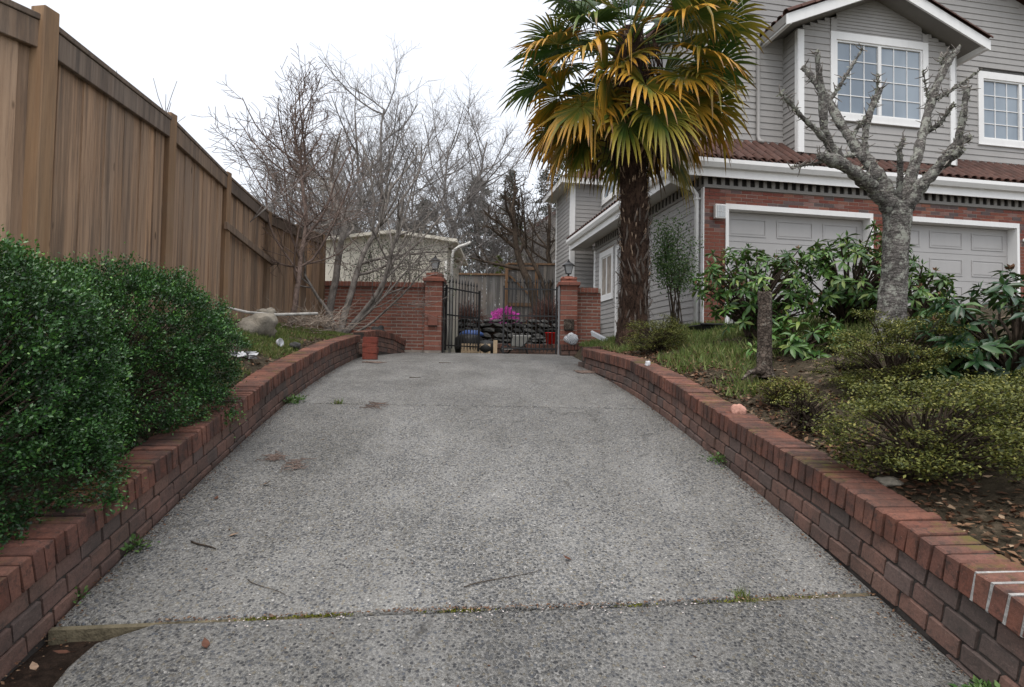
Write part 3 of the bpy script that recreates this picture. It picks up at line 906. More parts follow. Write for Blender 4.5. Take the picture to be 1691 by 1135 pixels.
def lantern(label, x, y, z):
    t = thing('lantern', label, 'lantern', (x, y, z), 0, 'lanterns on the gate pillars')
    MB().lathe([(.055, 0), (.055, .015), (.02, .03), (.018, .06), (.05, .075)], 10).build('base', MAT['black_metal'], t)
    mb = MB()
    for sx, sy in ((-1, -1), (1, -1), (1, 1), (-1, 1)):
        mb.tube([(sx*.048, sy*.048, .075), (sx*.085, sy*.085, .245)], .007, 5)
    mb.box(-.055, .055, -.055, .055, .07, .08)
    for s in (-1, 1):
        mb.box(-.09, .09, s*.085-.006, s*.085+.006, .236, .248); mb.box(s*.085-.006, s*.085+.006, -.09, .09, .236, .248)
    mb.build('cage', MAT['black_metal'], t)
    for q in range(4):
        a = Matrix.Rotation(q*math.pi/2, 4, 'Z')
        g = MB(); g.hexa([a @ Vector(v) for v in [(-.044, -.047, .08), (.044, -.047, .08), (.044, -.043, .08), (-.044, -.043, .08), (-.08, -.083, .238), (.08, -.083, .238), (.08, -.079, .238), (-.08, -.079, .238)]])
        g.build('pane', MAT['lamp_glass'], t)
    MB().lathe([(.135, .245), (.12, .258), (.055, .305), (.03, .315), (.03, .335), (.012, .345), (.018, .36), (.005, .375)], 12).build('roof', MAT['black_metal'], t)
    return t
lantern('black lantern on the left gate pillar against the cream shed', -1.60, 12.1, 3.42)
lantern('black lantern on the right gate pillar against the grey siding', 1.135, 12.1, 3.38)

def gate_leaf(label, hinge, ang, width, z0, n):
    t = thing('iron_gate', label, 'gate', hinge, ang, 'leaves of the driveway gate')
    top = 3.13-hinge[2]
    bar = MB().tube([(0, 0, .06), (0, 0, top+.12), (0, 0, top+.14), (0, 0, top+.17), (0, 0, top+.23)], [.0105, .0105, .022, .016, .003], 6).mesh('bar', MAT['black_metal'])
    for i in range(1, n):
        inst('bar', bar, t, Matrix.Translation((width*i/n, 0, 0)))
    for nm, z in (('rail', top), ('rail', .12), ('rail', top-.55)):
        MB().box(.01, width-.01, -.012, .012, z-.014, z+.014).build(nm, MAT['black_metal'], t)
    for x in (0, width):
        MB().box(x-.018, x+.018, -.018, .018, .02, top+.06).build('stile', MAT['black_metal'], t)
    return t
gate_leaf('left leaf of the black iron gate, swung open inward', (-1.36, 12.12, 1.83), R(56), 1.12, 0, 11)
gate_leaf('right leaf of the black iron gate, closed', (.90, 12.14, 1.79), R(180), 1.08, 0, 13)
o = MB().tube([(.945, 12.0, 1.7), (.945, 12.0, 3.3)], .022, 8).build('gate_post', MAT['steel'])
tag(o, 'thin grey steel post against the right gate pillar', 'post')
o = MB().tube([(-1.40, 12.0, 1.75), (-1.40, 12.0, 3.25)], .016, 8).build('gate_post', MAT['black_metal'])
tag(o, 'thin black post against the left gate pillar', 'post')

# ------------------------------------------------------------------ the house
HZ = 2.3
house = thing('house', 'two-storey taupe house with brick garage front and tiled roof', 'house', (3.452, 10.7, HZ), R(10.1))
class HB(MB):
    def build(self, name, mat, parent=house, **k):
        self.v = [(a, b, c-HZ) for a, b, c in self.v]
        return super().build(name, mat, parent, **k)

# body volumes
HB().box(.0, 9.3, .20, 6.3, 2.0, 5.0).box(.004, .44, .006, .25, 2.0, 4.98).box(3.485, 3.76, .006, .25, 2.0, 4.98).box(6.85, 9.3, .006, .25, 2.0, 4.98).box(.004, 9.3, .006, .25, 4.60, 5.0).build('wall_core', MAT['mortar'])
HB().box(.62, 9.4, .62, 7.62, 4.9, 8.1).box(1.5, 9.2, .62, 7.6, 8.0, 8.85).build('upper_core', MAT['siding'])
HB().box(-.345, 3.0, 7.615, 9.42, 1.5, 7.15).build('rear_core', MAT['siding'])

# brick facing of the garage front
GB_ALL = []
def brick_region(u0, u1, z0, z1):
    nrow = int(round((z1-z0)/.0677))
    for k in range(nrow):
        za = z0+k*.0677; zb = za+.0577
        row = int(round((za-2.31)/.0677))
        u = -.1065*(row % 2)
        while u < u1:
            a, b = max(u, u0), min(u+.203, u1)
            if b-a > .03:
                GB_ALL.append((a, b, za, min(zb, z1)))
            u += .213
brick_region(0, .43, 2.31, 4.585); brick_region(3.485, 3.762, 2.31, 4.585); brick_region(6.85, 9.3, 2.31, 4.585); brick_region(0, 9.3, 4.59, 4.86)
GB_ALL.sort(key=lambda q: -q[2])
SB = {}
for i, (a, b, za, zb) in enumerate(GB_ALL[:300]):
    key = (round(b-a, 2), round(zb-za, 3))
    if key not in SB:
        SB[key] = MB().box(-(b-a)/2, (b-a)/2, 0, .06, 0, zb-za).mesh('brick', MAT['garage_brick'])
    inst('brick', SB[key], house, Matrix.Translation(((a+b)/2, random.uniform(-.003, .003), za-HZ)))
if len(GB_ALL) > 300:
    mb = HB()
    for a, b, za, zb in GB_ALL[300:]:
        mb.box(a, b, 0, .06, za, zb)
    o = mb.build('lower_bricks', MAT['garage_brick']); o['kind'] = 'stuff'

# garage doors: trims, jambs, raised panel sections
def garage_door(u0, u1):
    d = HB().box(u0+.005, u1-.005, .185, .215, 2.31, 4.488).build('garage_door', MAT['door_paint'])
    w = u1-u0; pw = w/3; ph = 2.175/4
    dl = MB(); dl.v = []
    for r in range(4):
        s = HB().box(u0+.008, u1-.008, .168, .184, 2.315+r*ph, 2.315+(r+1)*ph-.008).build('section', MAT['door_paint'], d)
        for c in range(3):
            a, b = u0+c*pw+.11, u0+(c+1)*pw-.11 + (.0)
            z0, z1 = 2.315+r*ph+.10, 2.315+(r+1)*ph-.11
            f = .022
            mb = HB()      # picture-frame moulding and raised field
            mb.box(a, b, .156, .169, z0, z0+f).box(a, b, .156, .169, z1-f, z1).box(a, a+f, .156, .169, z0+f, z1-f).box(b-f, b, .156, .169, z0+f, z1-f)
            mb.hexa([(a+f+.03, .160, z0+f+.03), (b-f-.03, .160, z0+f+.03), (b-f-.004, .1685, z0+f+.004), (a+f+.004, .1685, z0+f+.004), (a+f+.03, .160, z1-f-.03), (b-f-.03, .160, z1-f-.03), (b-f-.004, .1685, z1-f-.004), (a+f+.004, .1685, z1-f-.004)])
            mb.build('panel', MAT['door_paint'], d)
    HB().box(u0-.062, u0, -.03, -.003, 2.31, 4.49).box(u1, u1+.062, -.03, -.003, 2.31, 4.49).box(u0-.062, u1+.062, -.03, -.003, 4.491, 4.588).build('door_trim', MAT['trim'])
    HB().box(u0-.02, u0, -.001, .21, 2.31, 4.49).box(u1, u1+.02, -.001, .21, 2.31, 4.49).box(u0-.02, u1+.02, -.001, .21, 4.491, 4.51).build('door_jamb', MAT['trim'])
garage_door(.475, 3.418)
garage_door(3.83, 6.778)

# wall lamp, sensor
lp = HB().box(.175, .385, -.10, -.004, 4.29, 4.55).build('wall_lamp', MAT['trim'], bevel=.01)
HB().box(.20, .365, -.106, -.099, 4.315, 4.525).build('lamp_lens', MAT['lamp_glass'], lp)
HB().box(.215, .22, -.111, -.105, 4.315, 4.525).box(.28, .284, -.111, -.105, 4.315, 4.525).box(.345, .35, -.111, -.105, 4.315, 4.525).box(.2, .365, -.112, -.105, 4.41, 4.415).build('lamp_guard', MAT['trim'], lp)
for uu in (3.57, 6.98):
    mb = MB().lathe([(.04, 0), (.04, .02), (.028, .03), (.02, .05), (.0, .052)], 12)
    m = Matrix.Translation((uu, -.003, 4.26)) @ Matrix.Rotation(R(90), 4, 'X')
    mb.v = [tuple(m @ Vector(v)) for v in mb.v]
    h = HB(); h.v, h.f = mb.v, mb.f
    h.build('round_sensor', MAT['trim'])

# frieze with dentils, soffit, fascia, gutter : front and side
HB().box(-.02, 9.3, -.03, .0, 4.862, 4.92).build('frieze_rail', MAT['frieze'])
HB().box(-.02, 9.3, .0, .005, 4.92, 5.10).build('frieze_back', MAT['dark_recess'])  # near-black back: shade between the dentils put into its colour
den = MB().box(-.037, .037, -.028, -.001, 4.921-HZ, 5.099-HZ).mesh('dentil', MAT['frieze'])
u = 0.02
while u < 9.3:
    inst('dentil', den, house, Matrix.Translation((u, 0, 0))); u += .169
HB().box(-.03, -.001, .0, 6.3, 4.862, 4.92).build('frieze_rail', MAT['frieze'])
HB().box(-.012, -.004, .02, 6.3, 4.92, 5.10).build('frieze_back', MAT['dark_recess'])  # side frieze likewise carries the recess shade as dark colour
den2 = MB().box(-.034, -.013, -.037, .037, 4.921-HZ, 5.099-HZ).mesh('dentil', MAT['frieze'])
v = .1
while v < 6.3:
    inst('dentil', den2, house, Matrix.Translation((0, v, 0))); v += .169
HB().box(-.48, 9.5, -.14, .02, 5.101, 5.12).box(-.48, .02, .021, 7.2, 5.101, 5.12).build('soffit', MAT['soffit'])
HB().box(-.5, 9.5, -.165, -.141, 5.02, 5.20).box(-.505, -.481, -.14, 7.22, 5.02, 5.20).box(-.48, .2, 7.2, 7.22, 5.02, 5.20).build('fascia', MAT['trim'])
gp = [(0, 5.17), (.0, 5.31), (-.015, 5.31), (-.015, 5.185), (-.065, 5.185), (-.105, 5.25), (-.105, 5.315), (-.12, 5.315), (-.122, 5.245), (-.075, 5.17)]
def gutter(run0, run1, front=True):
    g = HB()
    if front:
        g.prism([(run0, -.167+a, z) for a, z in gp], (0, 0, 0), (run1-run0, 0, 0))
    else:
        g.prism([(-.507+a, run0, z) for a, z in gp], (0, 0, 0), (0, run1-run0, 0))
    return g.build('gutter', MAT['trim'])
gutter(-.62, 9.5, True); gutter(-.16, 7.22, False)

# downspout at the near corner of the garage
def rect_pipe(path, w=.075, d=.055):
    g = HB()
    return g.tube(path, .042, 8)
dsp = HB().tube([(-.56, .28, 5.17), (-.56, .28, 5.08), (-.50, .25, 5.02), (-.16, .14, 4.86), (-.085, .12, 4.76), (-.085, .12, 2.3)], .042, 8).build('downspout', MAT['trim'], smooth=True)
HB().box(-.135, -.03, .07, .17, 4.66, 4.69).box(-.135, -.03, .07, .17, 3.2, 3.23).build('pipe_strap', MAT['trim'], dsp)
HB().box(-.03, .0, -.006, .07, 2.3, 4.86).box(-.03, -.012, -.032, -.0, 2.3, 4.86).build('corner_board', MAT['trim'])

# lap siding : each course is a board of its own
def lap(p0, p1, zb, ex, out, mat=MAT['siding'], parent=house, clip=None):
    """p0,p1 (u,v) ends along the wall, out: outward unit (u,v)"""
    o = Vector((out[0], out[1]))
    a = Vector(p0); b = Vector(p1)
    h = HB()
    t0, t1 = .020, .004
    def pt(p, t, z): return (p.x+o.x*t, p.y+o.y*t, z)
    zt = zb+ex+.018
    h.hexa([pt(a, t0, zb), pt(b, t0, zb), pt(b, -.001, zb), pt(a, -.001, zb), pt(a, t1, zt), pt(b, t1, zt), pt(b, -.001, zt), pt(a, -.001, zt)] if clip is None else clip)
    return h.build('siding_board', mat, parent)
EX = .127
# garage side wall (u=0, facing -u) : window v 4.75-5.83, door v 3.45-4.5
z = 2.34
while z < 4.86:
    segs = [(6.3, .08)]
    cut = []
    if z+EX > 3.36 and z < 4.68: cut.append((4.72, 5.86))
    if z < 4.66: cut.append((3.45, 4.54))
    pts = [6.3]
    for a, b in sorted(cut, reverse=True):
        pts += [b, a]
    pts.append(.08)
    for i in range(0, len(pts), 2):
        if pts[i]-pts[i+1] > .05:
            lap((0, pts[i]), (0, pts[i+1]), z, min(EX, 4.86-z-.02), (-1, 0))
    z += EX
HB().box(-.035, .0, 6.24, 6.34, 2.2, 4.86).box(-.0, .12, 6.30, 6.34, 2.2, 5.0).build('corner_board', MAT['trim'])

def window(cu, cz, w, h, plane, grid, two=True, trim=.125, sill=True):
    """plane: function (along, out, z)->(u,v,z)"""
    def bx(hb, a0, a1, o0, o1, z0, z1):
        p = [plane(a0, o1, z0), plane(a1, o1, z0), plane(a1, o0, z0), plane(a0, o0, z0), plane(a0, o1, z1), plane(a1, o1, z1), plane(a1, o0, z1), plane(a0, o0, z1)]
        hb.hexa(p)
    a0, a1, z0, z1 = cu-w/2, cu+w/2, cz-h/2, cz+h/2
    hb = HB()
    bx(hb, a0, a0+trim, -.02, .035, z0, z1); bx(hb, a1-trim, a1, -.02, .035, z0, z1)
    bx(hb, a0+trim, a1-trim, -.02, .035, z0, z0+trim); bx(hb, a0+trim, a1-trim, -.02, .035, z1-trim*1.2, z1)
    bx(hb, a0-.01, a1+.01, -.02, .05, z0-.02, z0)
    wn_ = hb.build('window', MAT['trim'])
    ia0, ia1, iz0, iz1 = a0+trim, a1-trim, z0+trim, z1-trim*1.2
    hb = HB(); f = .035
    mid = (ia0+ia1)/2
    bx(hb, ia0, ia1, -.03, .012, iz0, iz0+f); bx(hb, ia0, ia1, -.03, .012, iz1-f, iz1)
    bx(hb, ia0, ia0+f, -.03, .012, iz0+f, iz1-f); bx(hb, ia1-f, ia1, -.03, .012, iz0+f, iz1-f)
    if two: bx(hb, mid-.035, mid+.035, -.03, .016, iz0+f, iz1-f)
    hb.build('sash', MAT['trim'], wn_)
    spans = [(ia0+f, mid-.035), (mid+.035, ia1-f)] if two else [(ia0+f, ia1-f)]
    nc, nr = grid
    mu = HB()
    for s0, s1 in spans:
        cw = (s1-s0)/nc; rh = (iz1-iz0-2*f)/nr
        for c in range(1, nc): bx(mu, s0+c*cw-.008, s0+c*cw+.008, -.022, -.004, iz0+f, iz1-f)
        for r in range(1, nr): bx(mu, s0, s1, -.0225, -.0045, iz0+f+r*rh-.008, iz0+f+r*rh+.008)
        for c in range(nc):
            for r in range(nr):
                g = HB()
                bx(g, s0+c*cw+.0082, s0+(c+1)*cw-.0082, -.026, -.018, iz0+f+r*rh+.0082, iz0+f+(r+1)*rh-.0082)
                g.build('pane', MAT['glass'], wn_)
    if nc*nr > 1: mu.build('muntin', MAT['trim'], wn_)
    hb = HB(); bx(hb, a0+.01, a1-.01, -.05, -.031, z0+.01, z1-.01); hb.build('backing', MAT['dark_recess'], wn_)
    return wn_
side_plane = lambda u0: (lambda a, o, z: (u0-o, -a, z))      # a = -v
front_plane = lambda v0: (lambda a, o, z: (a, v0-o, z))
window(-5.29, 4.02, 1.10, 1.34, side_plane(0), (1, 1))
# side door of the garage with white frame, mostly behind the palm
HB().box(-.04, .0, 4.42, 4.54, 2.3, 4.66).box(-.04, .0, 3.45, 3.57, 2.3, 4.66).box(-.04, .0, 3.57, 4.42, 4.54, 4.66).build('door_frame', MAT['trim'])
dd = HB().box(-.012, .0, 3.57, 4.42, 2.32, 4.54).build('side_door', MAT['door_paint'])
HB().tube([(-.012, 4.33, 3.3), (-.06, 4.33, 3.3), (-.075, 4.33, 3.3)], [.014, .014, .028], 8).build('door_knob', MAT['black_metal'], dd)

# upper floor front (v=.6)
def rake(u): return 10.95-.4*abs(u-4.3)
z = 5.80
while z < 9.9:
    uL, uR = .62, 9.3
    d = (10.95-z-EX)/.4
    uL, uR = max(uL, 4.3-d), min(uR, 4.3+d)
    segs = [(uL, uR)]
    if z+EX > 6.44 and z < 7.97: segs = [(uL, 6.60), (8.72, uR)]
    for a, b in segs:
        if b-a > .05: lap((a, .6), (b, .6), z, EX, (0, -1))
    z += EX
window(7.66, 7.205, 2.19, 1.57, front_plane(.6), (3, 4))
HB().box(.60, .73, .565, .6, 5.8, 8.5).box(.565, .60, .565, .68, 5.8, 8.5).build('corner_board', MAT['trim'])
# upper floor side (u=.6)
z = 5.80
while z < 8.3:
    segs = [(7.6, .68)]
    if z+EX > 6.53 and z < 7.58: segs = [(7.6, 7.49), (6.28, .68)]
    for a, b in segs:
        lap((.6, a), (.6, b), z, EX, (-1, 0))
    z += EX
window(-6.885, 7.055, 1.24, 1.06, side_plane(.6), (1, 1))
# rear wing (front face v=7.6, side face u=-.36)
z = 1.7
while z < 7.1:
    lap((-.30, 7.6), (.6 if z > 4.9 else .4, 7.6), z, EX, (0, -1))
    lap((-.36, 9.4), (-.36, 7.68), z, EX, (-1, 0))
    z += EX
HB().box(-.39, -.25, 7.565, 7.6, 1.6, 7.15).box(-.395, -.36, 7.565, 7.7, 1.6, 7.15).box(-.39, -.36, 9.36, 9.44, 1.6, 7.15).build('corner_board', MAT['trim'])
HB().box(-.75, 3.0, 7.3, 9.8, 7.15, 7.2).build('soffit', MAT['soffit'])
HB().box(-.77, -.745, 7.28, 9.8, 7.1, 7.28).box(-.745, .6, 7.28, 7.305, 7.1, 7.28).build('fascia', MAT['trim'])
HB().hexa([(-.8, 7.25, 7.28), (3.1, 7.25, 7.28), (3.1, 9.9, 7.28), (-.8, 9.9, 7.28), (.5, 8.3, 8.0), (3.1, 8.3, 8.0), (3.1, 8.8, 8.0), (.5, 8.8, 8.0)]).build('rear_roof', MAT['tile'])

# pent roof of barrel tiles
def barrel(L=.30, r=.082, n=7, th=.014):
    mb = MB()
    for zo, rr in ((0, 0), (1, 1)):
        pass
    ring = []
    for y, rs in ((0.0, 1.0), (L, .86)):
        for rad in (r*rs, r*rs-th):
            for k in range(n):
                a = math.pi*k/(n-1)
                ring.append((math.cos(a)*rad, y, math.sin(a)*rad*.8))
    mb.v = ring
    def idx(yi, ri, k): return (yi*2+ri)*n+k
    for k in range(n-1):
        mb.f.append((idx(0, 0, k), idx(1, 0, k), idx(1, 0, k+1), idx(0, 0, k+1)))
        mb.f.append((idx(0, 1, k+1), idx(1, 1, k+1), idx(1, 1, k), idx(0, 1, k)))
        mb.f.append((idx(0, 0, k+1), idx(0, 1, k+1), idx(0, 1, k), idx(0, 0, k)))
    return mb.mesh('roof_tile', MAT['tile'], False)
TILE = barrel()
sl = math.atan2(5.99-5.34, .84)
roof = HB().hexa([(-.55, -.20, 5.22), (9.5, -.20, 5.22), (9.5, .62, 5.5), (.6, .62, 5.5), (-.55, -.20, 5.335), (9.5, -.20, 5.335), (9.5, .62, 5.965), (.62, .62, 5.965)]).build('pent_roof', MAT['tile'])
HB().hexa([(-.55, -.20, 5.22), (.6, .62, 5.5), (.6, 7.3, 5.5), (-.55, 7.3, 5.22), (-.55, -.2, 5.335), (.62, .62, 5.965), (.62, 7.3, 5.965), (-.55, 7.3, 5.335)]).build('side_roof', MAT['tile'])
for r in range(4):
    y = -.235+r*.265*math.cos(sl)
    zz = 5.345+r*.265*math.sin(sl)
    hip = -.45+(y+.2)*1.2
    k = 0
    u = -.5
    while u < 9.35:
        if u > hip:
            inst('roof_tile', TILE, house, Matrix.Translation((u+random.uniform(-.006, .006), y, zz-HZ)) @ Matrix.Rotation(sl+random.uniform(-.01, .01)+.03, 4, 'X'))
        u += .188
# hip and side tiles, seen edge-on behind the palm: one mass
mb = HB(); tv = [Vector(q.co) for q in TILE.vertices]; tf = [tuple(p.vertices) for p in TILE.polygons]
sl2 = math.atan2(.65, 1.17)
for r in range(5):
    x = -.58+r*.262*math.cos(sl2); zz = 5.345+r*.262*math.sin(sl2)
    v = 7.2
    while v > -.1+r*.17:
        m = Matrix.Translation((x, v, zz)) @ Matrix.Rotation(R(-90), 4, 'Z') @ Matrix.Rotation(sl2+.03, 4, 'X')
        b = len(mb.v); mb.v += [tuple(m @ q) for q in tv]; mb.f += [tuple(i+b for i in f) for f in tf]
        v -= .188
for i in range(6):
    t_ = i/6
    m = Matrix.Translation((-.58+1.2*t_, -.23+.85*t_, 5.40+.66*t_)) @ Matrix.Rotation(R(-54.7), 4, 'Z') @ Matrix.Rotation(R(24), 4, 'X')
    b = len(mb.v); mb.v += [tuple(m @ q) for q in tv]; mb.f += [tuple(j+b for j in f) for f in tf]
o = mb.build('side_tiles', MAT['tile']); o['kind'] = 'stuff'

# gabled bay over the garage: front v=.15, u 2.0-5.5
def brake(u): return 8.84-.417*abs(u-3.70)
GA = HB()
GA.prism([(2.02, .17, 5.7), (5.48, .17, 5.7), (5.48, .17, brake(5.48)), (3.7, .17, brake(3.7)), (2.02, .17, brake(2.02))], (0, 0, 0), (0, .5, 0))
GA.build('bay_core', MAT['siding'])
z = 5.72
while z < 8.80:
    zt = z+EX
    if zt <= 6.46 or z >= 8.12:
        ex = EX if zt <= 6.46 else .066
    else:
        ex = EX
    d = (8.84-z-ex*.6)/.417
    a, b = max(2.0+.10, 3.7-d), min(5.5-.10, 3.7+d)
    if z < 8.12 and z+ex > 6.46:
        segs = [(a, 2.72), (4.86, b)]
    elif z >= 8.12:
        segs = [(a, 2.70), (2.83, 4.75), (4.88, b)]
    else:
        segs = [(a, b)]
    for s0, s1 in segs:
        if s1-s0 > .03: lap((s0, .15), (s1, .15), z, ex, (0, -1))
    z += ex
z = 5.72
while z < 8.1:
    lap((2.0, .6), (2.0, .17), z, EX, (-1, 0)); lap((5.5, .17), (5.5, .6), z, EX, (1, 0)); z += EX
HB().box(2.695, 2.825, .118, .148, 8.155, 8.40).box(4.755, 4.885, .118, .148, 8.155, 8.32).build('gable_batten', MAT['siding'])
HB().box(1.975, 2.11, .11, .15, 5.72, 8.1).box(1.97, 2.0, .11, .20, 5.72, 8.1).box(5.39, 5.525, .11, .15, 5.72, 8.05).box(5.5, 5.53, .11, .20, 5.72, 8.05).build('corner_board', MAT['trim'])
window(3.785, 7.29, 2.19, 1.72, front_plane(.15), (3, 4))
# bay roof
for s in (-1, 1):
    ue = 3.70+s*2.22
    ze = brake(ue)
    # rake board on the front
    HB().hexa([(3.7, -.27, 8.84), (ue, -.27, ze), (ue, -.235, ze), (3.7, -.235, 8.84), (3.7, -.27, 9.06), (ue, -.27, ze+.20), (ue, -.235, ze+.20), (3.7, -.235, 9.06)][::1] if s > 0 else
              [(ue, -.27, ze), (3.7, -.27, 8.84), (3.7, -.235, 8.84), (ue, -.235, ze), (ue, -.27, ze+.20), (3.7, -.27, 9.06), (3.7, -.235, 9.06), (ue, -.235, ze+.20)]).build('rake_board', MAT['trim'])
    # sloping soffit and deck
    ua, ub = (3.7, ue) if s > 0 else (ue, 3.7)
    za, zb = (8.84, ze) if s > 0 else (ze, 8.84)
    HB().hexa([(ua, -.234, za+.05), (ub, -.234, zb+.05), (ub, 1.6, zb+.05), (ua, 1.6, za+.05), (ua, -.234, za+.21), (ub, -.234, zb+.21), (ub, 1.6, zb+.21), (ua, 1.6, za+.21)]).build('bay_roof_deck', MAT['frieze'])
    # rake tiles, each a tapered half pipe lapped on the next
    slr = math.atan(.417)
    L = 2.24/math.cos(slr)
    n = 8
    for i in range(n):
        uu = ue+(-s)*(i*L/n)*math.cos(slr)
        zz = ze+.20+(i*L/n)*math.sin(slr)
        m = Matrix.Translation((uu, -.235, zz+.02-HZ)) @ Matrix.Rotation(R(90) if s > 0 else R(-90), 4, 'Z') @ Matrix.Rotation(slr+.04, 4, 'X') @ Matrix.Diagonal((1.1, 1.05, 1.25, 1))
        inst('rake_tile', TILE, house, m)
    mb = HB()
    r = 0
    for i in range(n):
        uu = ue+(-s)*(i*L/n)*math.cos(slr); zz = ze+.21+(i*L/n)*math.sin(slr)
        v = -.05
        while v < 1.5:
            m = Matrix.Translation((uu, v, zz)) @ Matrix.Rotation(R(90) if s > 0 else R(-90), 4, 'Z') @ Matrix.Rotation(slr+.04, 4, 'X')
            b = len(mb.v); mb.v += [tuple(m @ q) for q in tv]; mb.f += [tuple(j+b for j in f) for f in tf]
            v += .188
    o = mb.build('bay_tiles', MAT['tile']); o['kind'] = 'stuff'
    # eave gutter running back to the wall
    g = HB(); g.prism([(ue-s*.02-s*a*-1, -.26, ze+z-5.17+.02) for a, z in gp], (0, 0, 0), (0, .86, 0)); g.build('gutter', MAT['trim'])
HB().tube([(1.42, .50, 8.02), (1.42, .54, 7.95), (1.42, .545, 6.12), (1.42, .50, 6.02), (1.42, .38, 5.96)], .038, 8).build('downspout', MAT['siding'], smooth=True)
# main gable roof above the upper floor
for s in (-1, 1):
    hw = 5.3 if s > 0 else 4.0
    ue = 4.3+s*hw
    za, zb = 11.1, 11.1-.4*hw
    ua, ub = (4.3, ue) if s > 0 else (ue, 4.3)
    z1, z2 = (za, zb) if s > 0 else (zb, za)
    HB().hexa([(ua, .1, z1), (ub, .1, z2), (ub, 7.8, z2), (ua, 7.8, z1), (ua, .1, z1+.14), (ub, .1, z2+.14), (ub, 7.8, z2+.14), (ua, 7.8, z1+.14)]).build('main_roof', MAT['tile'])
    HB().hexa([(ua, .06, z1-.1), (ub, .06, z2-.1), (ub, .098, z2-.1), (ua, .098, z1-.1), (ua, .06, z1+.12), (ub, .06, z2+.12), (ub, .098, z2+.12), (ua, .098, z1+.12)]).build('rake_board', MAT['trim'])
HB().prism([(.65, .62, 8.0), (9.3, .62, 8.0), (9.3, .62, rake(9.3)+.05), (4.3, .62, rake(4.3)+.05), (.65, .62, rake(.65)+.05)], (0, 0, 0), (0, 7.0, 0)).build('gable_core', MAT['siding'])

# ------------------------------------------------------------------ cedar fence
fence = thing('wooden_fence', 'tall cedar board fence with dark top rail along the left side', 'fence', (FENCE[0][0], FENCE[0][1], 1.5))
FO = Vector(fence.location)
def fbuild(mb, name, mat, **k):
    mb.v = [tuple(Vector(v)-FO) for v in mb.v]
    return mb.build(name, mat, fence, **k)
def post(x, y, zt, zb, w, lean=0.0, ang=0.0):
    mb = MB()
    c, s = math.cos(ang)*w/2, math.sin(ang)*w/2
    q = [(-c+s, -s-c), (c+s, s-c), (c-s, s+c), (-c-s, -s+c)]
    mb.hexa([(x+a, y+b, zb) for a, b in q]+[(x+a+lean, y+b, zt) for a, b in q])
    return fbuild(mb, 'post', MAT['cedar_post'], bevel=.006)
def panel(a, b, inward, bw=.165, warp=None):
    """a,b: (x,y,ztop); boards, top rail and cap"""
    A, B = Vector(a), Vector(b)
    d2 = Vector((B.x-A.x, B.y-A.y)); L = d2.length; e = d2/L
    nrm = Vector((e.y, -e.x)) * inward          # towards the drive
    ang = math.atan2(e.y, e.x)
    s = .05; i = 0
    while s < L-.04:
        w = min(bw, L-.04-s)
        t = (s+w/2)/L
        zt = A.z+(B.z-A.z)*t-.02
        x, y = A.x+e.x*(s+w/2), A.y+e.y*(s+w/2)
        zb = bedL(x, y)-.15
        off = random.uniform(-.003, .003)+(.005 if i % 2 else -.005)
        g = -.002
        lean = random.uniform(-.004, .004)
        if warp and i < len(warp): lean = warp[i]
        def P(along, out, z, sh=0): return (A.x+e.x*(s+along+sh)+nrm.x*(out+off), A.y+e.y*(s+along+sh)+nrm.y*(out+off), z)
        mb = MB()
        mb.hexa([P(g, -.01, zb, -lean), P(w-g, -.01, zb, -lean), P(w-g, .01, zb, -lean), P(g, .01, zb, -lean), P(g, -.01, zt), P(w-g, -.01, zt), P(w-g, .01, zt), P(g, .01, zt)])
        fbuild(mb, 'board', MAT['cedar'])
        s += w; i += 1
    def Q(along, out, z): return (A.x+e.x*along+nrm.x*out, A.y+e.y*along+nrm.y*out, z)
    za, zb_ = A.z, B.z
    mb = MB(); mb.hexa([Q(.02, .018, za-.17), Q(L-.02, .018, zb_-.17), Q(L-.02, .055, zb_-.17), Q(.02, .055, za-.17), Q(.02, .018, za-.01), Q(L-.02, .018, zb_-.01), Q(L-.02, .055, zb_-.01), Q(.02, .055, za-.01)])
    fbuild(mb, 'top_rail', MAT['cedar_rail'], bevel=.004)
    mb = MB(); mb.hexa([Q(.01, -.05, za-.009), Q(L-.01, -.05, zb_-.009), Q(L-.01, .065, zb_-.009), Q(.01, .065, za-.009), Q(.01, -.05, za+.028), Q(L-.01, -.05, zb_+.028), Q(L-.01, .065, zb_+.028), Q(.01, .065, za+.028)])
    fbuild(mb, 'cap_rail', MAT['cedar_rail'], bevel=.004)
for i, (x, y, zt) in enumerate(FENCE):
    post(x+.035, y, zt+[.08, .06, .05, .03, .05, .02][i], bedL(x, y)-.3, [.098, .09, .09, .09, .09, .09][i], .0, 1.42)
for i in range(len(FENCE)-1):
    panel(FENCE[i], FENCE[i+1], 1, warp=[.055, .04, .025, .012] if i == 0 else None)
panel((-3.32, 2.15, 3.50), (-2.79, 3.40, 3.54), 1, .15)
# loose mid rail hanging across two bays
mb = MB(); a, b = Vector((-3.69, 7.5, 3.30)), Vector((-4.10, 10.0, 3.24))
mb.hexa([(a.x, a.y, a.z-.05), (a.x+.045, a.y, a.z-.05), (b.x+.045, b.y, b.z-.05), (b.x, b.y, b.z-.05), (a.x, a.y, a.z+.045), (a.x+.045, a.y, a.z+.045), (b.x+.045, b.y, b.z+.045), (b.x, b.y, b.z+.045)])
fbuild(mb, 'loose_rail', MAT['cedar_rail'], bevel=.004)

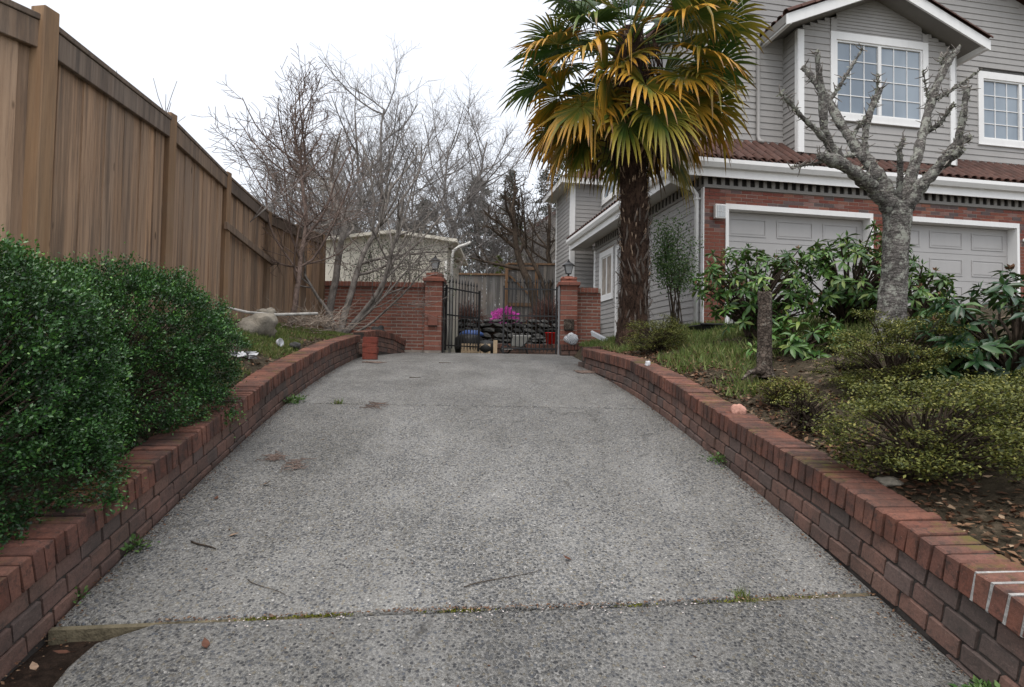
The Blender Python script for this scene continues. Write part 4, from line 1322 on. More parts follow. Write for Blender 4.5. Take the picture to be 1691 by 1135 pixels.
# ------------------------------------------------------------------ boxwood hedge
def lump(c, r, n, e=2.5, amp=.10, freq=2.6, shell=(.72, 1.0), seed=0, zmin=None):
    """points and outward normals near the surface of a lumpy super-ellipsoid"""
    rg = np.random.default_rng(seed)
    d = norm(rg.normal(size=(n, 3)))
    k = (np.abs(d)**e).sum(1)**(-1/e)
    f = np.array([mnoise.fractal(Vector(q)*freq+Vector((seed*3.1, 0, 0)), .8, 2.0, 3) for q in d])
    rad = k*(1+amp*f)
    s = shell[0]+(shell[1]-shell[0])*rg.random(n)**.6
    p = d*(rad*s)[:, None]*np.array(r)+np.array(c)
    nr = norm(d/np.array(r))
    if zmin is not None:
        keep = p[:, 2] > zmin(p) if callable(zmin) else p[:, 2] > zmin
        p, nr = p[keep], nr[keep]
    return p, nr
def stems(base, tips, r0, mat, parent, name='branch', sag=.15, n=5, seed=1, sides=5):
    rg = np.random.default_rng(seed)
    lines = []
    b = np.array(base, float)
    for t in tips:
        t = np.array(t, float)
        s = np.linspace(0, 1, n)[:, None]
        mid = b+(t-b)*np.array([.25, .25, .6])
        pts = (1-s)**2*(b+rg.normal(0, .03, 3)*np.array([1, 1, 0]))+2*s*(1-s)*mid+s**2*t
        pts[1:-1] += rg.normal(0, .015, (n-2, 3))
        lines.append((pts, np.linspace(r0, r0*.25, n), sides))
    return tube_obj(name, lines, mat, parent)
def boxwood(label, c, r, n, seed, base):
    t = thing('boxwood_shrub', label, 'shrub', base, 0, 'boxwood shrubs in the clipped hedge')
    rg = np.random.default_rng(seed)
    # clumps: twig ends spread over the lumpy surface, each carrying a tuft of leaves
    tips, nr = lump(c, r, n//42, 3.6, .13, 2.4, (.80, 1.0), seed)
    push = np.array([mnoise.noise(Vector(q)*5.5) for q in tips])
    tips = tips+nr*(push*.11)[:, None]
    k = 42
    P = np.repeat(tips, k, 0); N = np.repeat(nr, k, 0)
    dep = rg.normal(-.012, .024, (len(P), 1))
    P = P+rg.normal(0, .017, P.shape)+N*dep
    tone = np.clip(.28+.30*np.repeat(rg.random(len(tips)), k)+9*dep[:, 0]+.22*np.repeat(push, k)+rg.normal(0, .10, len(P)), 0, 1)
    d = norm(N*.8+rg.normal(0, .6, P.shape)+np.array([0, 0, .4]))
    up = norm(np.array([0, 0, 1.])+rg.normal(0, .6, P.shape)+N*.5)
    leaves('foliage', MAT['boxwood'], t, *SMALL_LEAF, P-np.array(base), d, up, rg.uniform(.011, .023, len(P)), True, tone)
    tt, _ = lump(c, r, 160, 2.6, .1, 2.4, (.6, .85), seed+5)
    stems((0, 0, 0), tt-np.array(base), .010, MAT['stem'], t, seed=seed)
    return t
boxwood('nearest and largest boxwood of the hedge, overhanging the brick wall', (-2.33, 2.30, 1.32), (.50, .80, .70), 150000, 3, (-2.33, 2.3, .85))
boxwood('far end boxwood of the hedge, beside the weedy bed', (-2.53, 3.84, 1.57), (.58, .68, .57), 125000, 8, (-2.6, 3.8, 1.2))
boxwood('middle boxwood filling the dip between its two larger neighbours', (-2.58, 3.06, 1.47), (.46, .5, .57), 60000, 12, (-2.65, 3.08, 1.1))

# ------------------------------------------------------------------ rhododendrons
RHM = {}
def rh_mesh(mat):
    if mat.name not in RHM:
        out = []
        for s in range(3):
            v = np.array(RH_V, float)
            v[:, 2] *= (.7, 1.2, 1.8)[s]
            v[:, 0] *= (1.0, 1.15, .9)[s]
            out.append(numesh('leaf', v, RH_F, mat, None, True))
        RHM[mat.name] = out
    return RHM[mat.name]
def rhododendron(label, base, c, r, ntip, seed, mat, mass, leaf=.125, shell=(.55, 1.0), zmin=None, nparts=260, bud=True):
    rg = np.random.default_rng(seed)
    t = thing('rhododendron', label, 'shrub', base, 0, 'rhododendrons in front of the garage')
    B = np.array(base)
    tips, nr = lump(c, r, ntip, 2.2, .30, 1.8, shell, seed, zmin)
    P, D, N, S = [], [], [], []
    for p, n in zip(tips, nr):
        ax = norm(n*.6+np.array([0, 0, .75])+rg.normal(0, .2, 3))
        a = norm(np.cross(ax, rg.normal(size=3))); b = np.cross(ax, a)
        k = rg.integers(7, 11)
        a0 = rg.random()*6.28
        for i in range(k):
            an = a0+i*2*math.pi/k+rg.normal(0, .15)
            el = rg.uniform(-.45, .35)
            d = (a*math.cos(an)+b*math.sin(an))*math.cos(el)+ax*math.sin(el)-np.array([0, 0, .10])
            P.append(p+ax*rg.uniform(-.03, .01)); D.append(d); N.append(ax+rg.normal(0, .15, 3)); S.append(leaf*rg.uniform(.75, 1.15))
        for i in range(3):
            an = rg.random()*6.28
            d = (a*math.cos(an)+b*math.sin(an))*.55+ax
            P.append(p); D.append(d); N.append(rg.normal(size=3)+ax); S.append(leaf*rg.uniform(.45, .65))
    P, D, N, S = map(np.array, (P, D, N, S))
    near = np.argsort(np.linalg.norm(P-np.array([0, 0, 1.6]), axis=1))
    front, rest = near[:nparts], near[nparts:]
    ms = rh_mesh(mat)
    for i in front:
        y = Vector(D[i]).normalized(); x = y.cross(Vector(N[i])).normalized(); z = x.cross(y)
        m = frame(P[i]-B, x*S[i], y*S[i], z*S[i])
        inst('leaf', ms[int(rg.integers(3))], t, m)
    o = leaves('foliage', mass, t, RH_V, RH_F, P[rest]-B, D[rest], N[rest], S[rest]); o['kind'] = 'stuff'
    sel = rg.permutation(len(tips))[:int(len(tips)*.55)]
    stems((0, 0, 0), tips[sel]-B, .022, MAT['stem'], t, seed=seed, n=6)
    if bud:
        bs = rg.permutation(len(tips))[:len(tips)//4]
        k = 6
        pp = np.repeat(tips[bs]-B+np.array([0, 0, .02]), k, 0)
        leaves('seed_heads', MAT['dead_leaf'], t, *SMALL_LEAF, pp, rg.normal(size=(len(pp), 3))+np.array([0, 0, .8]), rg.normal(size=(len(pp), 3)), rg.uniform(.03, .05, len(pp)))
    return t
rhododendron('leafy rhododendron in front of the left garage door, behind the cut stump', (2.75, 6.75, 1.95), (2.72, 6.6, 2.52), (.64, .55, .50), 150, 21, MAT['rhodo'], MAT['rhodo_mass'], .115)
rhododendron('taller rhododendron with brown seed heads just left of the cherry trunk', (3.75, 6.6, 2.0), (3.72, 6.45, 2.62), (.66, .55, .48), 160, 22, MAT['rhodo'], MAT['rhodo_mass'], .12)
rhododendron('low rhododendron spreading on the ground between stump and cherry tree', (2.78, 5.7, 1.75), (2.72, 5.6, 1.86), (.45, .36, .24), 55, 23, MAT['rhodo'], MAT['rhodo_mass'], .125, nparts=180, bud=False)
rhododendron('dark glossy rhododendron at the right edge, behind the azaleas', (3.50, 4.1, 1.40), (3.55, 4.1, 1.80), (.74, .55, .46), 180, 24, MAT['rhodo_dark'], MAT['rhodo_dark_mass'], .125)
rhododendron('rhododendron right of the cherry trunk, before the second garage door', (4.05, 6.0, 2.0), (4.1, 5.95, 2.30), (.34, .30, .34), 44, 26, MAT['rhodo'], MAT['rhodo_mass'], .11, nparts=150)

# ------------------------------------------------------------------ azaleas
def azalea(label, base, c, r, n, seed, mat, leaf=(.012, .022), tiers=10, dens=.6, group='azaleas in the right planting bed'):
    rg = np.random.default_rng(seed)
    t = thing('azalea_bush', label, 'shrub', base, 0, group)
    B = np.array(base)
    tips, nr = lump(c, r, tiers*14, 2.0, .35, 2.0, (.45, 1.0), seed)
    keep = tips[:, 2] > base[2]+.02
    tips = tips[keep]
    # flat sprays of small leaves round each tip
    k = n//len(tips)
    pp = np.repeat(tips, k, 0)
    pp = pp+rg.normal(0, 1, pp.shape)*np.array([.050, .050, .017])*(.5+np.array(r).mean())
    keep = pp[:, 2] > base[2]+.0
    pp = pp[keep]
    d = norm(rg.normal(size=pp.shape)*np.array([1, 1, .45])+np.array([0, 0, .35]))
    leaves('foliage', mat, t, *SMALL_LEAF, pp-B, d, np.array([0, 0, 1.])+rg.normal(0, .4, pp.shape), rg.uniform(*leaf, len(pp)))
    stems((0, 0, 0), tips-B, .011, MAT['stem'], t, seed=seed, n=6, sides=4)
    return t
azalea('large olive azalea hanging over the right brick wall', (2.05, 2.95, 1.08), (2.08, 2.92, 1.32), (.46, .40, .30), 20000, 31, MAT['azalea_green'], (.012, .022), 10)
azalea('olive azalea at the foot of the cherry trunk', (2.78, 4.25, 1.38), (2.74, 4.2, 1.66), (.50, .42, .33), 22000, 32, MAT['azalea_green'])
azalea('olive azalea at the right frame edge, under the dark rhododendron', (2.85, 3.2, 1.2), (2.80, 3.2, 1.36), (.40, .36, .24), 15000, 36, MAT['azalea_green'])
azalea('rounded azalea at the palm foot, near the wall top', (1.76, 7.2, 1.78), (1.75, 7.2, 1.97), (.40, .36, .25), 10000, 33, MAT['azalea_green'])
azalea('small yellow-green azalea sprig low beside the stump', (1.98, 4.35, 1.33), (1.98, 4.35, 1.44), (.20, .18, .10), 2600, 34, MAT['azalea'], (.014, .022), 5)
azalea('half-bare azalea by the broken pink brick on the bed', (1.84, 3.75, 1.24), (1.88, 3.72, 1.33), (.22, .18, .14), 900, 35, MAT['azalea_green'], (.013, .02), 5)

# ------------------------------------------------------------------ leafy shrub on the side wall
t = thing('wall_shrub', 'slender leafy shrub growing against the garage side wall', 'shrub', (2.72, 9.9, 2.3), 0)
B = np.array(t.location)
rg = np.random.default_rng(41)
lines, LP = [], []
for i in range(13):
    tx, ty, tz = rg.normal(0, .22), rg.normal(0, .16), rg.uniform(.9, 1.75)
    s = np.linspace(0, 1, 8)[:, None]
    pts = np.array([rg.normal(0, .07), rg.normal(0, .05), 0])*(1-s)+np.array([tx*1.1, ty, tz])*s+np.array([0, 0, .12])*np.sin(s*3.1)+rg.normal(0, .012, (8, 3))
    lines.append((pts, np.linspace(.010, .003, 8), 4))
    for q in pts[4:]:
        m = 110
        LP.append(q+rg.normal(0, 1, (m, 3))*np.array([.10, .08, .09]))
LP = np.concatenate(LP)
tube_obj('stem', lines, MAT['stem'], t)
leaves('foliage', MAT['climber'], t, *SMALL_LEAF, LP, rg.normal(size=LP.shape), rg.normal(size=LP.shape)+np.array([0, -.3, .8]), rg.uniform(.025, .05, len(LP)))

# ------------------------------------------------------------------ palm
palm = thing('palm_tree', 'fan palm with yellowing fronds in front of the garage corner', 'palm', (1.77, 8.7, 1.95))
def palm_trunk():
    n, ks = 28, 46
    V = []
    H = 4.75
    for i in range(ks):
        t = i/(ks-1); z = t*H-.1
        r = .198-.02*t+(.06*max(0, 1-t*9))
        for k in range(n):
            a = 2*math.pi*k/n
            rr = r+.022*mnoise.noise((math.cos(a)*2.2, math.sin(a)*2.2, z*4))+.014*mnoise.noise((math.cos(a)*6, math.sin(a)*6, z*13))+.012*((i*2+k) % 3 == 0)
            V.append((rr*math.cos(a)+.03*math.sin(z*1.1)-.01*z, rr*math.sin(a), z))
    F = [(i*n+k, i*n+(k+1) % n, (i+1)*n+(k+1) % n, (i+1)*n+k) for i in range(ks-1) for k in range(n)]
    return link(bpy.data.objects.new('trunk', numesh('trunk', V, F, MAT['palm_bark'], None, True)), palm)
palm_trunk()
rg = np.random.default_rng(5)
for nm, cnt, mat, zr in (('leaf_stubs', 190, 'fibre', (.9, 4.6)), ('old_sheaths', 90, 'fibre_grey', (.05, 1.7))):
    mb = MB()
    for i in range(cnt):
        z = rg.uniform(*zr); a = rg.random()*6.28
        r = .190-.004*z
        d = Vector((math.cos(a), math.sin(a), 0))
        b0 = d*r+Vector((.03*math.sin(z*1.1)-.01*z, 0, z))
        if nm == 'leaf_stubs':
            L = rg.uniform(.05, .11)
            mb.tube([b0-d*.03, b0+d*.03+Vector((0, 0, L*.4)), b0+d*.045+Vector((0, 0, L))], [.012, .010, .007], 5)
        else:
            L = rg.uniform(.12, .34)
            tw = Vector((-d.y, d.x, 0))*rg.normal(0, .09)
            mb.tube([b0-d*.02, b0+d*.02+Vector((0, 0, L*.5))+tw*.5, b0+d*.03+Vector((0, 0, L))+tw], [.012, .016, .003], 5)
    o = mb.build(nm, MAT[mat], palm, smooth=True); o['kind'] = 'stuff'
hl = []
for i in range(900):
    z = rg.uniform(.1, 4.6); a = rg.random()*6.28; r = .195-.004*z
    d = np.array([math.cos(a), math.sin(a), 0]); b0 = d*r+np.array([.03*math.sin(z*1.1)-.01*z, 0, z])
    tw = np.array([-d[1], d[0], 0])*rg.normal(0, .1)
    hl.append((np.array([b0, b0+d*.03+tw*.5+np.array([0, 0, rg.normal(-.03, .05)]), b0+d*rg.uniform(.03, .07)+tw+np.array([0, 0, rg.normal(-.1, .08)])]), [.004, .003, .0015], 3))
o = tube_obj('trunk_fibre', hl, MAT['palm_bark'], palm); o['kind'] = 'stuff'

def frond(origin, az, el, plen, L, droop, mat, seed, roll=0.0, sag=.35):
    """one fan frond: petiole and pleated fan as a single mesh, placed in palm space"""
    rg = np.random.default_rng(seed)
    d0 = Vector((math.cos(az)*math.cos(el), math.sin(az)*math.cos(el), math.sin(el)))
    pts = [Vector(origin)]
    d = d0.copy()
    for i in range(6):
        d = (d+Vector((0, 0, -sag/6))).normalized()
        pts.append(pts[-1]+d*plen/6)
    hub = pts[-1]
    fx = d
    fy = Vector((0, 0, 1)).cross(fx)
    fy = fy.normalized() if fy.length > .05 else Vector((1, 0, 0))
    fz = fx.cross(fy)
    rot = Matrix.Rotation(roll, 3, fx)
    fy, fz = rot @ fy, rot @ fz
    V, F, T, RN = [], [], [], []
    def add(loc, t, r):
        p = hub+fx*loc[0]+fy*loc[1]+fz*loc[2]
        V.append(tuple(p)); T.append(t); RN.append(r); return len(V)-1
    n = 34
    cup = rg.uniform(.02, .40)
    span = R(rg.uniform(120, 158))
    for i in range(n):
        a = -span+2*span*i/(n-1)+rg.normal(0, .01)
        da = span/(n-1)
        l = L*(.70+.30*math.cos(a*.55))*rg.uniform(.82, 1.06)
        rr = rg.random()
        hang = droop*rg.uniform(.5, 1.9)*(2.2 if rg.random() < .08 else 1)
        rows = []
        for q, wf in ((.04, 1.0), (.25, 1.0), (.54, .98), (.74, .72), (.9, .36), (1.0, .03)):
            rad = l*q
            w = math.tan(da)*l*.56*wf if q > .54 else math.tan(da)*rad
            w = max(w, .0012)
            ca, sa = math.cos(a), math.sin(a)
            zz = cup*abs(math.sin(a*.7))*rad
            dr = 0 if q < .5 else hang*l*((q-.5)/.5)**1.6
            fold = w*.55
            def wp(side, zo):
                p = hub+fx*(ca*rad-sa*side)+fy*(sa*rad+ca*side)+fz*(zz+zo)
                p = p+Vector((0, 0, -dr))
                p -= (fx*ca+fy*sa)*(dr*.35)
                V.append(tuple(p)); T.append(q); RN.append(rr); return len(V)-1
            rows.append((wp(-w, fold*.5), wp(0, -fold*.5), wp(w, fold*.5)))
        for k in range(len(rows)-1):
            A, Bq = rows[k], rows[k+1]
            F.append((A[0], A[1], Bq[1], Bq[0])); F.append((A[1], A[2], Bq[2], Bq[1]))
    # petiole as a three sided stalk
    s0 = len(V)
    for i, p in enumerate(pts):
        r_ = .016-.0012*i
        for k in range(3):
            an = 2*math.pi*k/3
            V.append(tuple(p+fy*math.cos(an)*r_+fz*math.sin(an)*r_)); T.append(.25); RN.append(.9)
    for i in range(len(pts)-1):
        for k in range(3):
            j = (k+1) % 3
            F.append((s0+i*3+k, s0+i*3+j, s0+(i+1)*3+j, s0+(i+1)*3+k))
    me = numesh('frond', V, F, mat, {'tip': T, 'rnd': RN}, False)
    return link(bpy.data.objects.new('frond', me), palm)
rg = np.random.default_rng(17)
top = Vector((-.10, 0, 4.62))
NF = 88
for i in range(NF):
    t = i/(NF-1)                      # 0 youngest .. 1 oldest
    az = i*2.39996+rg.normal(0, .15)
    el = R(82-126*t**.75)+rg.normal(0, .08)
    z = 4.80-1.15*t**1.1
    plen = rg.uniform(.88, 1.2) if t < .8 else rg.uniform(.72, 1.05)
    L = rg.uniform(.68, .84)
    mat = 'palm_green' if t < .34 else ('palm_mid' if t < .5 else ('palm_old' if rg.random() < .62 else 'palm_mid'))
    if t < .7 and t >= .3 and rg.random() < .25: mat = 'palm_green'
    if t > .9 and rg.random() < .35: mat = 'palm_dead'
    a_ = Vector((math.cos(az), math.sin(az), 0))*.16
    frond(Vector((top.x, top.y, z))+a_, az, el, plen, L, .08+.20*t, MAT[mat], 100+i, rg.normal(0, .45), .25+.22*t)
# dry frond skirt close to the trunk
mb = []
for i in range(150):
    a = rg.random()*6.28; z = rg.uniform(3.0, 4.5); r = rg.uniform(.2, .34)
    p = np.array([math.cos(a)*r, math.sin(a)*r, z])
    mb.append((np.array([p, p+np.array([math.cos(a)*.08, math.sin(a)*.08, -.25]), p+np.array([math.cos(a)*.10+rg.normal(0, .05), math.sin(a)*.10+rg.normal(0, .05), -.6])]), [.016, .013, .004], 3))
o = tube_obj('dry_skirt', mb, MAT['palm_bark'], palm); o['kind'] = 'stuff'

# ------------------------------------------------------------------ pruned cherry tree
SRC = 5.5
def zp(zx, zy, Y):       # coordinates on the photograph's crop, turned into metres at a depth
    px, py = 1140+zx/2.027, zy/2.027
    return np.array([(px-845.5)/980*Y, Y, 1.6+(603.5+.0166*(px-845.5)-py)/980*Y])
cherry = thing('cherry_tree', 'pruned bare cherry tree with stubby lichen-covered limbs', 'tree', (3.55, 5.5, 1.85))
CB = np.array(cherry.location)
def limb(pts, dys, r0, r1, name='limb', sides=10):
    P = np.array([zp(x, y, SRC+dy) for (x, y), dy in zip(pts, dys)])-CB
    n = len(P)
    # smooth and knobble
    tt = np.linspace(0, n-1, n*5)
    S = np.stack([np.interp(tt, np.arange(n), P[:, k]) for k in range(3)], 1)
    for _ in range(2): S[1:-1] = (S[:-2]+2*S[1:-1]+S[2:])/4
    rad = np.linspace(r0, r1, len(S))*(1+.10*RNG.normal(size=len(S)))
    rad[-1] *= .85
    S = np.concatenate([S, S[-1:]+(S[-1:]-S[-2:-1])*.05]); rad = np.append(rad, rad[-1]*.3)
    v, f = tubes([(S, rad, 12)])
    ctr = np.repeat(S, 12, 0); off = v-ctr
    k1 = np.array([mnoise.noise(Vector(q)*9)*.22+mnoise.noise(Vector(q)*26)*.16+max(0, mnoise.noise(Vector(q)*5+Vector((3, 1, 7))))*.25 for q in v])
    v = ctr+off*(1+k1)[:, None]
    link(bpy.data.objects.new(name, numesh(name, v, f, MAT['cherry_bark'], None, True)), cherry)
    return S, rad
def trunk_pts():
    P = [(660, 1190), (664, 1140), (674, 1060), (684, 960), (690, 850), (694, 770), (694, 715), (692, 680)]
    Rr = [.172, .146, .122, .110, .106, .112, .122, .110]
    pts = np.array([zp(x, y, SRC) for x, y in P])-CB
    tt = np.linspace(0, 7, 90)
    S = np.stack([np.interp(tt, np.arange(8), pts[:, k]) for k in range(3)], 1)
    rad = np.interp(tt, np.arange(8), Rr)
    n = 36
    V = []
    for i, (c, r) in enumerate(zip(S, rad)):
        for k in range(n):
            a = 2*math.pi*k/n
            rr = r*(1+.14*mnoise.noise((math.cos(a)*2, math.sin(a)*2, c[2]*3))+.09*mnoise.noise((math.cos(a)*6, math.sin(a)*6, c[2]*9))+.05*mnoise.noise((math.cos(a)*14, math.sin(a)*14, c[2]*24)))
            V.append((c[0]+rr*math.cos(a), c[1]+rr*math.sin(a), c[2]))
    F = [(i*n+k, i*n+(k+1) % n, (i+1)*n+(k+1) % n, (i+1)*n+k) for i in range(len(S)-1) for k in range(n)]
    link(bpy.data.objects.new('trunk', numesh('trunk', V, F, MAT['cherry_bark'], None, True)), cherry)
trunk_pts()
LIMBS = [
    ([(690, 720), (640, 655), (600, 618), (545, 572), (480, 535), (432, 520)], [0, -.05, -.12, -.2, -.3, -.35], .105, .055),
    ([(520, 552), (470, 490), (448, 430), (446, 340), (432, 235), (424, 165)], [-.2, -.25, -.28, -.3, -.35, -.4], .062, .024),
    ([(455, 470), (420, 430), (372, 385), (330, 335), (300, 305)], [-.27, -.35, -.45, -.55, -.6], .034, .020),
    ([(692, 690), (650, 610), (600, 540), (545, 475), (503, 405), (462, 325), (410, 250), (378, 215)], [0, .05, .12, .2, .28, .35, .42, .48], .085, .036),
    ([(470, 330), (500, 285), (530, 235), (578, 156)], [.33, .3, .28, .25], .026, .017),
    ([(585, 525), (588, 450), (598, 390), (618, 335), (642, 290)], [.12, .15, .18, .2, .22], .042, .036),
    ([(540, 470), (565, 420), (598, 385)], [.2, .18, .17], .026, .024),
    ([(560, 515), (500, 525), (430, 545), (385, 552), (338, 562)], [-.1, -.15, -.2, -.25, -.28], .022, .010),
    ([(698, 690), (706, 610), (706, 540), (704, 500), (718, 466)], [0, -.1, -.15, -.2, -.22], .042, .022),
    ([(700, 715), (736, 620), (762, 530), (788, 430), (806, 350), (834, 270), (872, 195), (912, 145)], [0, .05, .1, .18, .25, .3, .36, .4], .078, .034),
    ([(796, 440), (840, 412), (868, 375), (890, 342)], [.18, .1, .05, .0], .034, .020),
    ([(826, 325), (868, 305), (920, 270), (974, 230)], [.27, .3, .35, .38], .026, .012),
    ([(706, 725), (762, 640), (820, 578), (868, 520), (902, 475), (946, 455)], [0, -.08, -.16, -.22, -.25, -.3], .085, .042),
    ([(898, 478), (915, 420), (926, 360), (936, 285)], [-.25, -.27, -.3, -.32], .040, .030),
    ([(846, 556), (880, 525), (914, 498)], [-.2, -.3, -.36], .055, .050),
    ([(806, 340), (796, 290), (788, 228)], [.25, .22, .2], .010, .004),
    ([(860, 205), (846, 190), (868, 165)], [.35, .36, .37], .024, .022),
    ([(622, 350), (632, 290), (634, 240)], [.2, .2, .2], .006, .003),
]
spur, lichen_p = [], []
for pts, dys, r0, r1 in LIMBS:
    S, rad = limb(pts, dys, r0*.74, r1*.72)
    m = max(8, int(len(S)*.9))
    for q in RNG.integers(2, len(S), m):
        d = norm(RNG.normal(size=3)+np.array([0, 0, .6]))
        L = RNG.uniform(.03, .10)
        b0 = S[q]
        spur.append((np.array([b0, b0+d*L*.6+RNG.normal(0, .008, 3), b0+d*(L+rad[q])]), [.007, .005, .002], 4))
    for q in RNG.integers(1, len(S), 120):
        d = norm(RNG.normal(size=3))
        lichen_p.append(S[q]+d*rad[q]*1.02)
o = tube_obj('spurs', spur, MAT['twig'], cherry); o['kind'] = 'stuff'
MAT['lichen'] = leaf_mat('lichen_flake', [(0, (.17, .17, .13)), (.5, (.26, .27, .21)), (1, (.36, .37, .31))], .95, .1)
lichen_p = np.array(lichen_p)
o = leaves('lichen', MAT['lichen'], cherry, *SMALL_LEAF, lichen_p, RNG.normal(size=lichen_p.shape), RNG.normal(size=lichen_p.shape), RNG.uniform(.015, .035, len(lichen_p))); o['kind'] = 'stuff'

# ------------------------------------------------------------------ cut stump
st = thing('cut_stump', 'tall cut stump standing alone in front of the rhododendrons', 'stump', (2.13, 5.0, 1.52))
n = 18
V = []
prof = [(0, .088), (.04, .075), (.1, .063), (.2, .058), (.32, .056), (.45, .057), (.58, .055), (.70, .057), (.715, .054), (.72, .03), (.715, .001)]
for z, r in prof:
    for k in range(n):
        a = 2*math.pi*k/n
        f = 1+.12*mnoise.noise((math.cos(a)*2.4, math.sin(a)*2.4, z*6))+.07*mnoise.noise((math.cos(a)*8, math.sin(a)*8, z*18))
        V.append((r*f*math.cos(a), r*f*math.sin(a), z+(.012*mnoise.noise((k*1.3, 5, 2)) if z > .69 else 0)))
F = [(i*n+k, i*n+(k+1) % n, (i+1)*n+(k+1) % n, (i+1)*n+k) for i in range(len(prof)-1) for k in range(n)]
link(bpy.data.objects.new('trunk', numesh('trunk', V, F, MAT['stump_bark'], None, True)), st)
tube_obj('root', [(np.array([(-.02, -.03, .06), (-.11, -.08, .05), (-.18, -.12, .035), (-.27, -.2, -.02)]), [.055, .030, .018, .008], 8)], MAT['stump_bark'], st)

# ------------------------------------------------------------------ bare trees
def grow(out, p, d, L, r, lev, maxlev, rg, P):
    n = max(3, int(L/P['seg'])+2)
    pts = [p]; dd = d
    for i in range(n-1):
        dd = norm(dd+rg.normal(0, P['wander'], 3)+np.array([0, 0, P['up']*(1 if lev else .6)]))
        p = p+dd*L/(n-1)
        pts.append(p)
    rad = np.linspace(r, max(P['rmin'], r*.38), n)
    out.append((np.array(pts), rad, 7 if r > .04 else (5 if r > .015 else 3)))
    if lev >= maxlev: return
    k = P['kids'][lev]
    for i in range(k):
        t = rg.uniform(P['t0'][lev], 1.0)
        j = min(n-2, int(t*(n-1)))
        q = pts[j]+(pts[j+1]-pts[j])*rg.random()
        ax = norm(pts[j+1]-pts[j])
        s = norm(np.cross(ax, rg.normal(size=3)))
        an = R(rg.uniform(*P['ang']))
        cd = norm(ax*math.cos(an)+s*math.sin(an))
        grow(out, q, cd, L*P['ratio'][lev]*rg.uniform(.65, 1.15)*(1.15-.45*t), max(P['rmin'], r*(.38+.15*rg.random())*(1-.3*t)), lev+1, maxlev, rg, P)
PT = dict(seg=.35, wander=.13, up=.10, rmin=.0045, kids=[12, 8, 6, 4], t0=[.28, .15, .15, .2], ang=(28, 68), ratio=[.62, .55, .5, .5])
def bare_tree(label, base, trunks, seed, mat, group=None, maxlev=3, **over):
    """trunks: list of (direction, length, radius)"""
    t = thing('bare_tree', label, 'tree', base, 0, group)
    rg = np.random.default_rng(seed)
    P = dict(PT); P.update(over)
    thick, fine = [], []
    for d, L, r in trunks:
        out = []
        grow(out, np.array([0, 0, -.1])+rg.normal(0, .03, 3)*np.array([1, 1, 0]), norm(np.array(d, float)), L, r, 0, maxlev, rg, P)
        tube_obj('trunk', out[:1], MAT[mat], t)
        fine += out[1:]
    tube_obj('crown', fine, MAT[mat], t)
    # swollen buds along the finest twigs
    return t
G1 = 'bare fruit trees at the end of the fence'
bare_tree('reddish bare fruit tree rising in front of the far cedar fence', (-3.62, 9.6, 2.12), [((.09, .02, 1), 3.9, .05)], 51, 'twig_red', G1, 3, kids=[30, 8, 6, 3], t0=[.22, .12, .12, .2], ratio=[.44, .55, .5, .5], up=.12, rmin=.004, seg=.25, ang=(35, 70))
bare_tree('bare multi-stemmed tree sweeping right over the brick garden wall', (-3.25, 11.3, 2.12), [((.62, .0, .72), 3.0, .055), ((.5, -.1, .55), 2.6, .04), ((.95, -.15, .45), 2.3, .03), ((-.5, 0, .9), 2.6, .04), ((.1, .1, 1), 3.6, .075), ((.7, -.2, .5), 2.4, .03)], 52, 'twig', G1, 3, kids=[7, 5, 4, 2], up=.05, rmin=.003, seg=.25, wander=.10)
bare_tree('thick grey bare trunk at the corner between fence and brick wall', (-3.62, 11.75, 2.12), [((.02, 0, 1), 4.2, .085)], 53, 'twig', G1, 3, kids=[12, 6, 5, 3], t0=[.35, .15, .15, .2], ratio=[.45, .55, .5, .5], rmin=.004, seg=.25)
G2 = 'tall bare trees beyond the back yard'
FAR = [(-9.2, 28, 8.0, .09), (-6.3, 21, 7.4, .08), (-5.4, 25, 9.2, .10), (-3.3, 23, 8.4, .09), (-2.1, 27, 9.2, .10), (-.7, 24, 6.0, .08), (-12.5, 30, 8.0, .11), (.9, 31, 7.4, .10), (-8.0, 22, 6.4, .08)]
for i, (x, y, h, r) in enumerate(FAR):
    lab = ['tall bare tree over the far fence panels, third from the left', 'slender bare tree behind the left end of the cream shed', 'tallest bare tree rising behind the cream shed', 'bare tree above the left gate pillar', 'tall bare tree with twin forks right of the gate lantern',
           'lower bare tree over the grey back fence', 'leftmost bare tree whose twigs show over the cedar fence', 'far bare tree beside the palm crown', 'bushy bare tree low over the far fence corner'][i]
    bare_tree(lab, (x, y, ground_z(x, y)), [((RNG.normal(0, .06), 0, 1), h*.95, r), ((RNG.normal(0, .2), RNG.normal(0, .1), 1), h*.85, r*.7)], 60+i, 'far_twig', G2, 3, kids=[20, 10, 7, 4], t0=[.16, .10, .15, .2], ratio=[.46, .52, .5, .5], rmin=.0045, seg=.6, up=.10, wander=.12)
# leaning dead trunk and companion behind the back fence
bare_tree('thick leaning bare trunk behind the tall grey fence gate', (1.15, 19.2, 2.7), [((-.28, 0, 1), 4.2, .17), ((.16, 0, 1), 5.2, .13), ((.05, 0, 1), 4.6, .09)], 72, 'stem', None, 3, kids=[8, 6, 5, 3], t0=[.4, .2, .2, .2], ratio=[.45, .5, .5, .5], rmin=.007, seg=.4)
# twigs peeping over the near fence
bare_tree('thin upright saplings just behind the near cedar fence', (-5.0, 8.2, 1.9), [((-.05, 0, 1), 3.4, .018), ((.1, .1, 1), 3.0, .016), ((.0, .3, 1), 3.3, .016), ((-.3, .2, 1), 3.5, .018), ((.1, .5, 1), 3.1, .014)], 73, 'far_twig', None, 1, kids=[9, 3, 2, 1], t0=[.5, .2, .2, .2], ratio=[.22, .4, .4, .4], rmin=.004, seg=.3, ang=(20, 45))

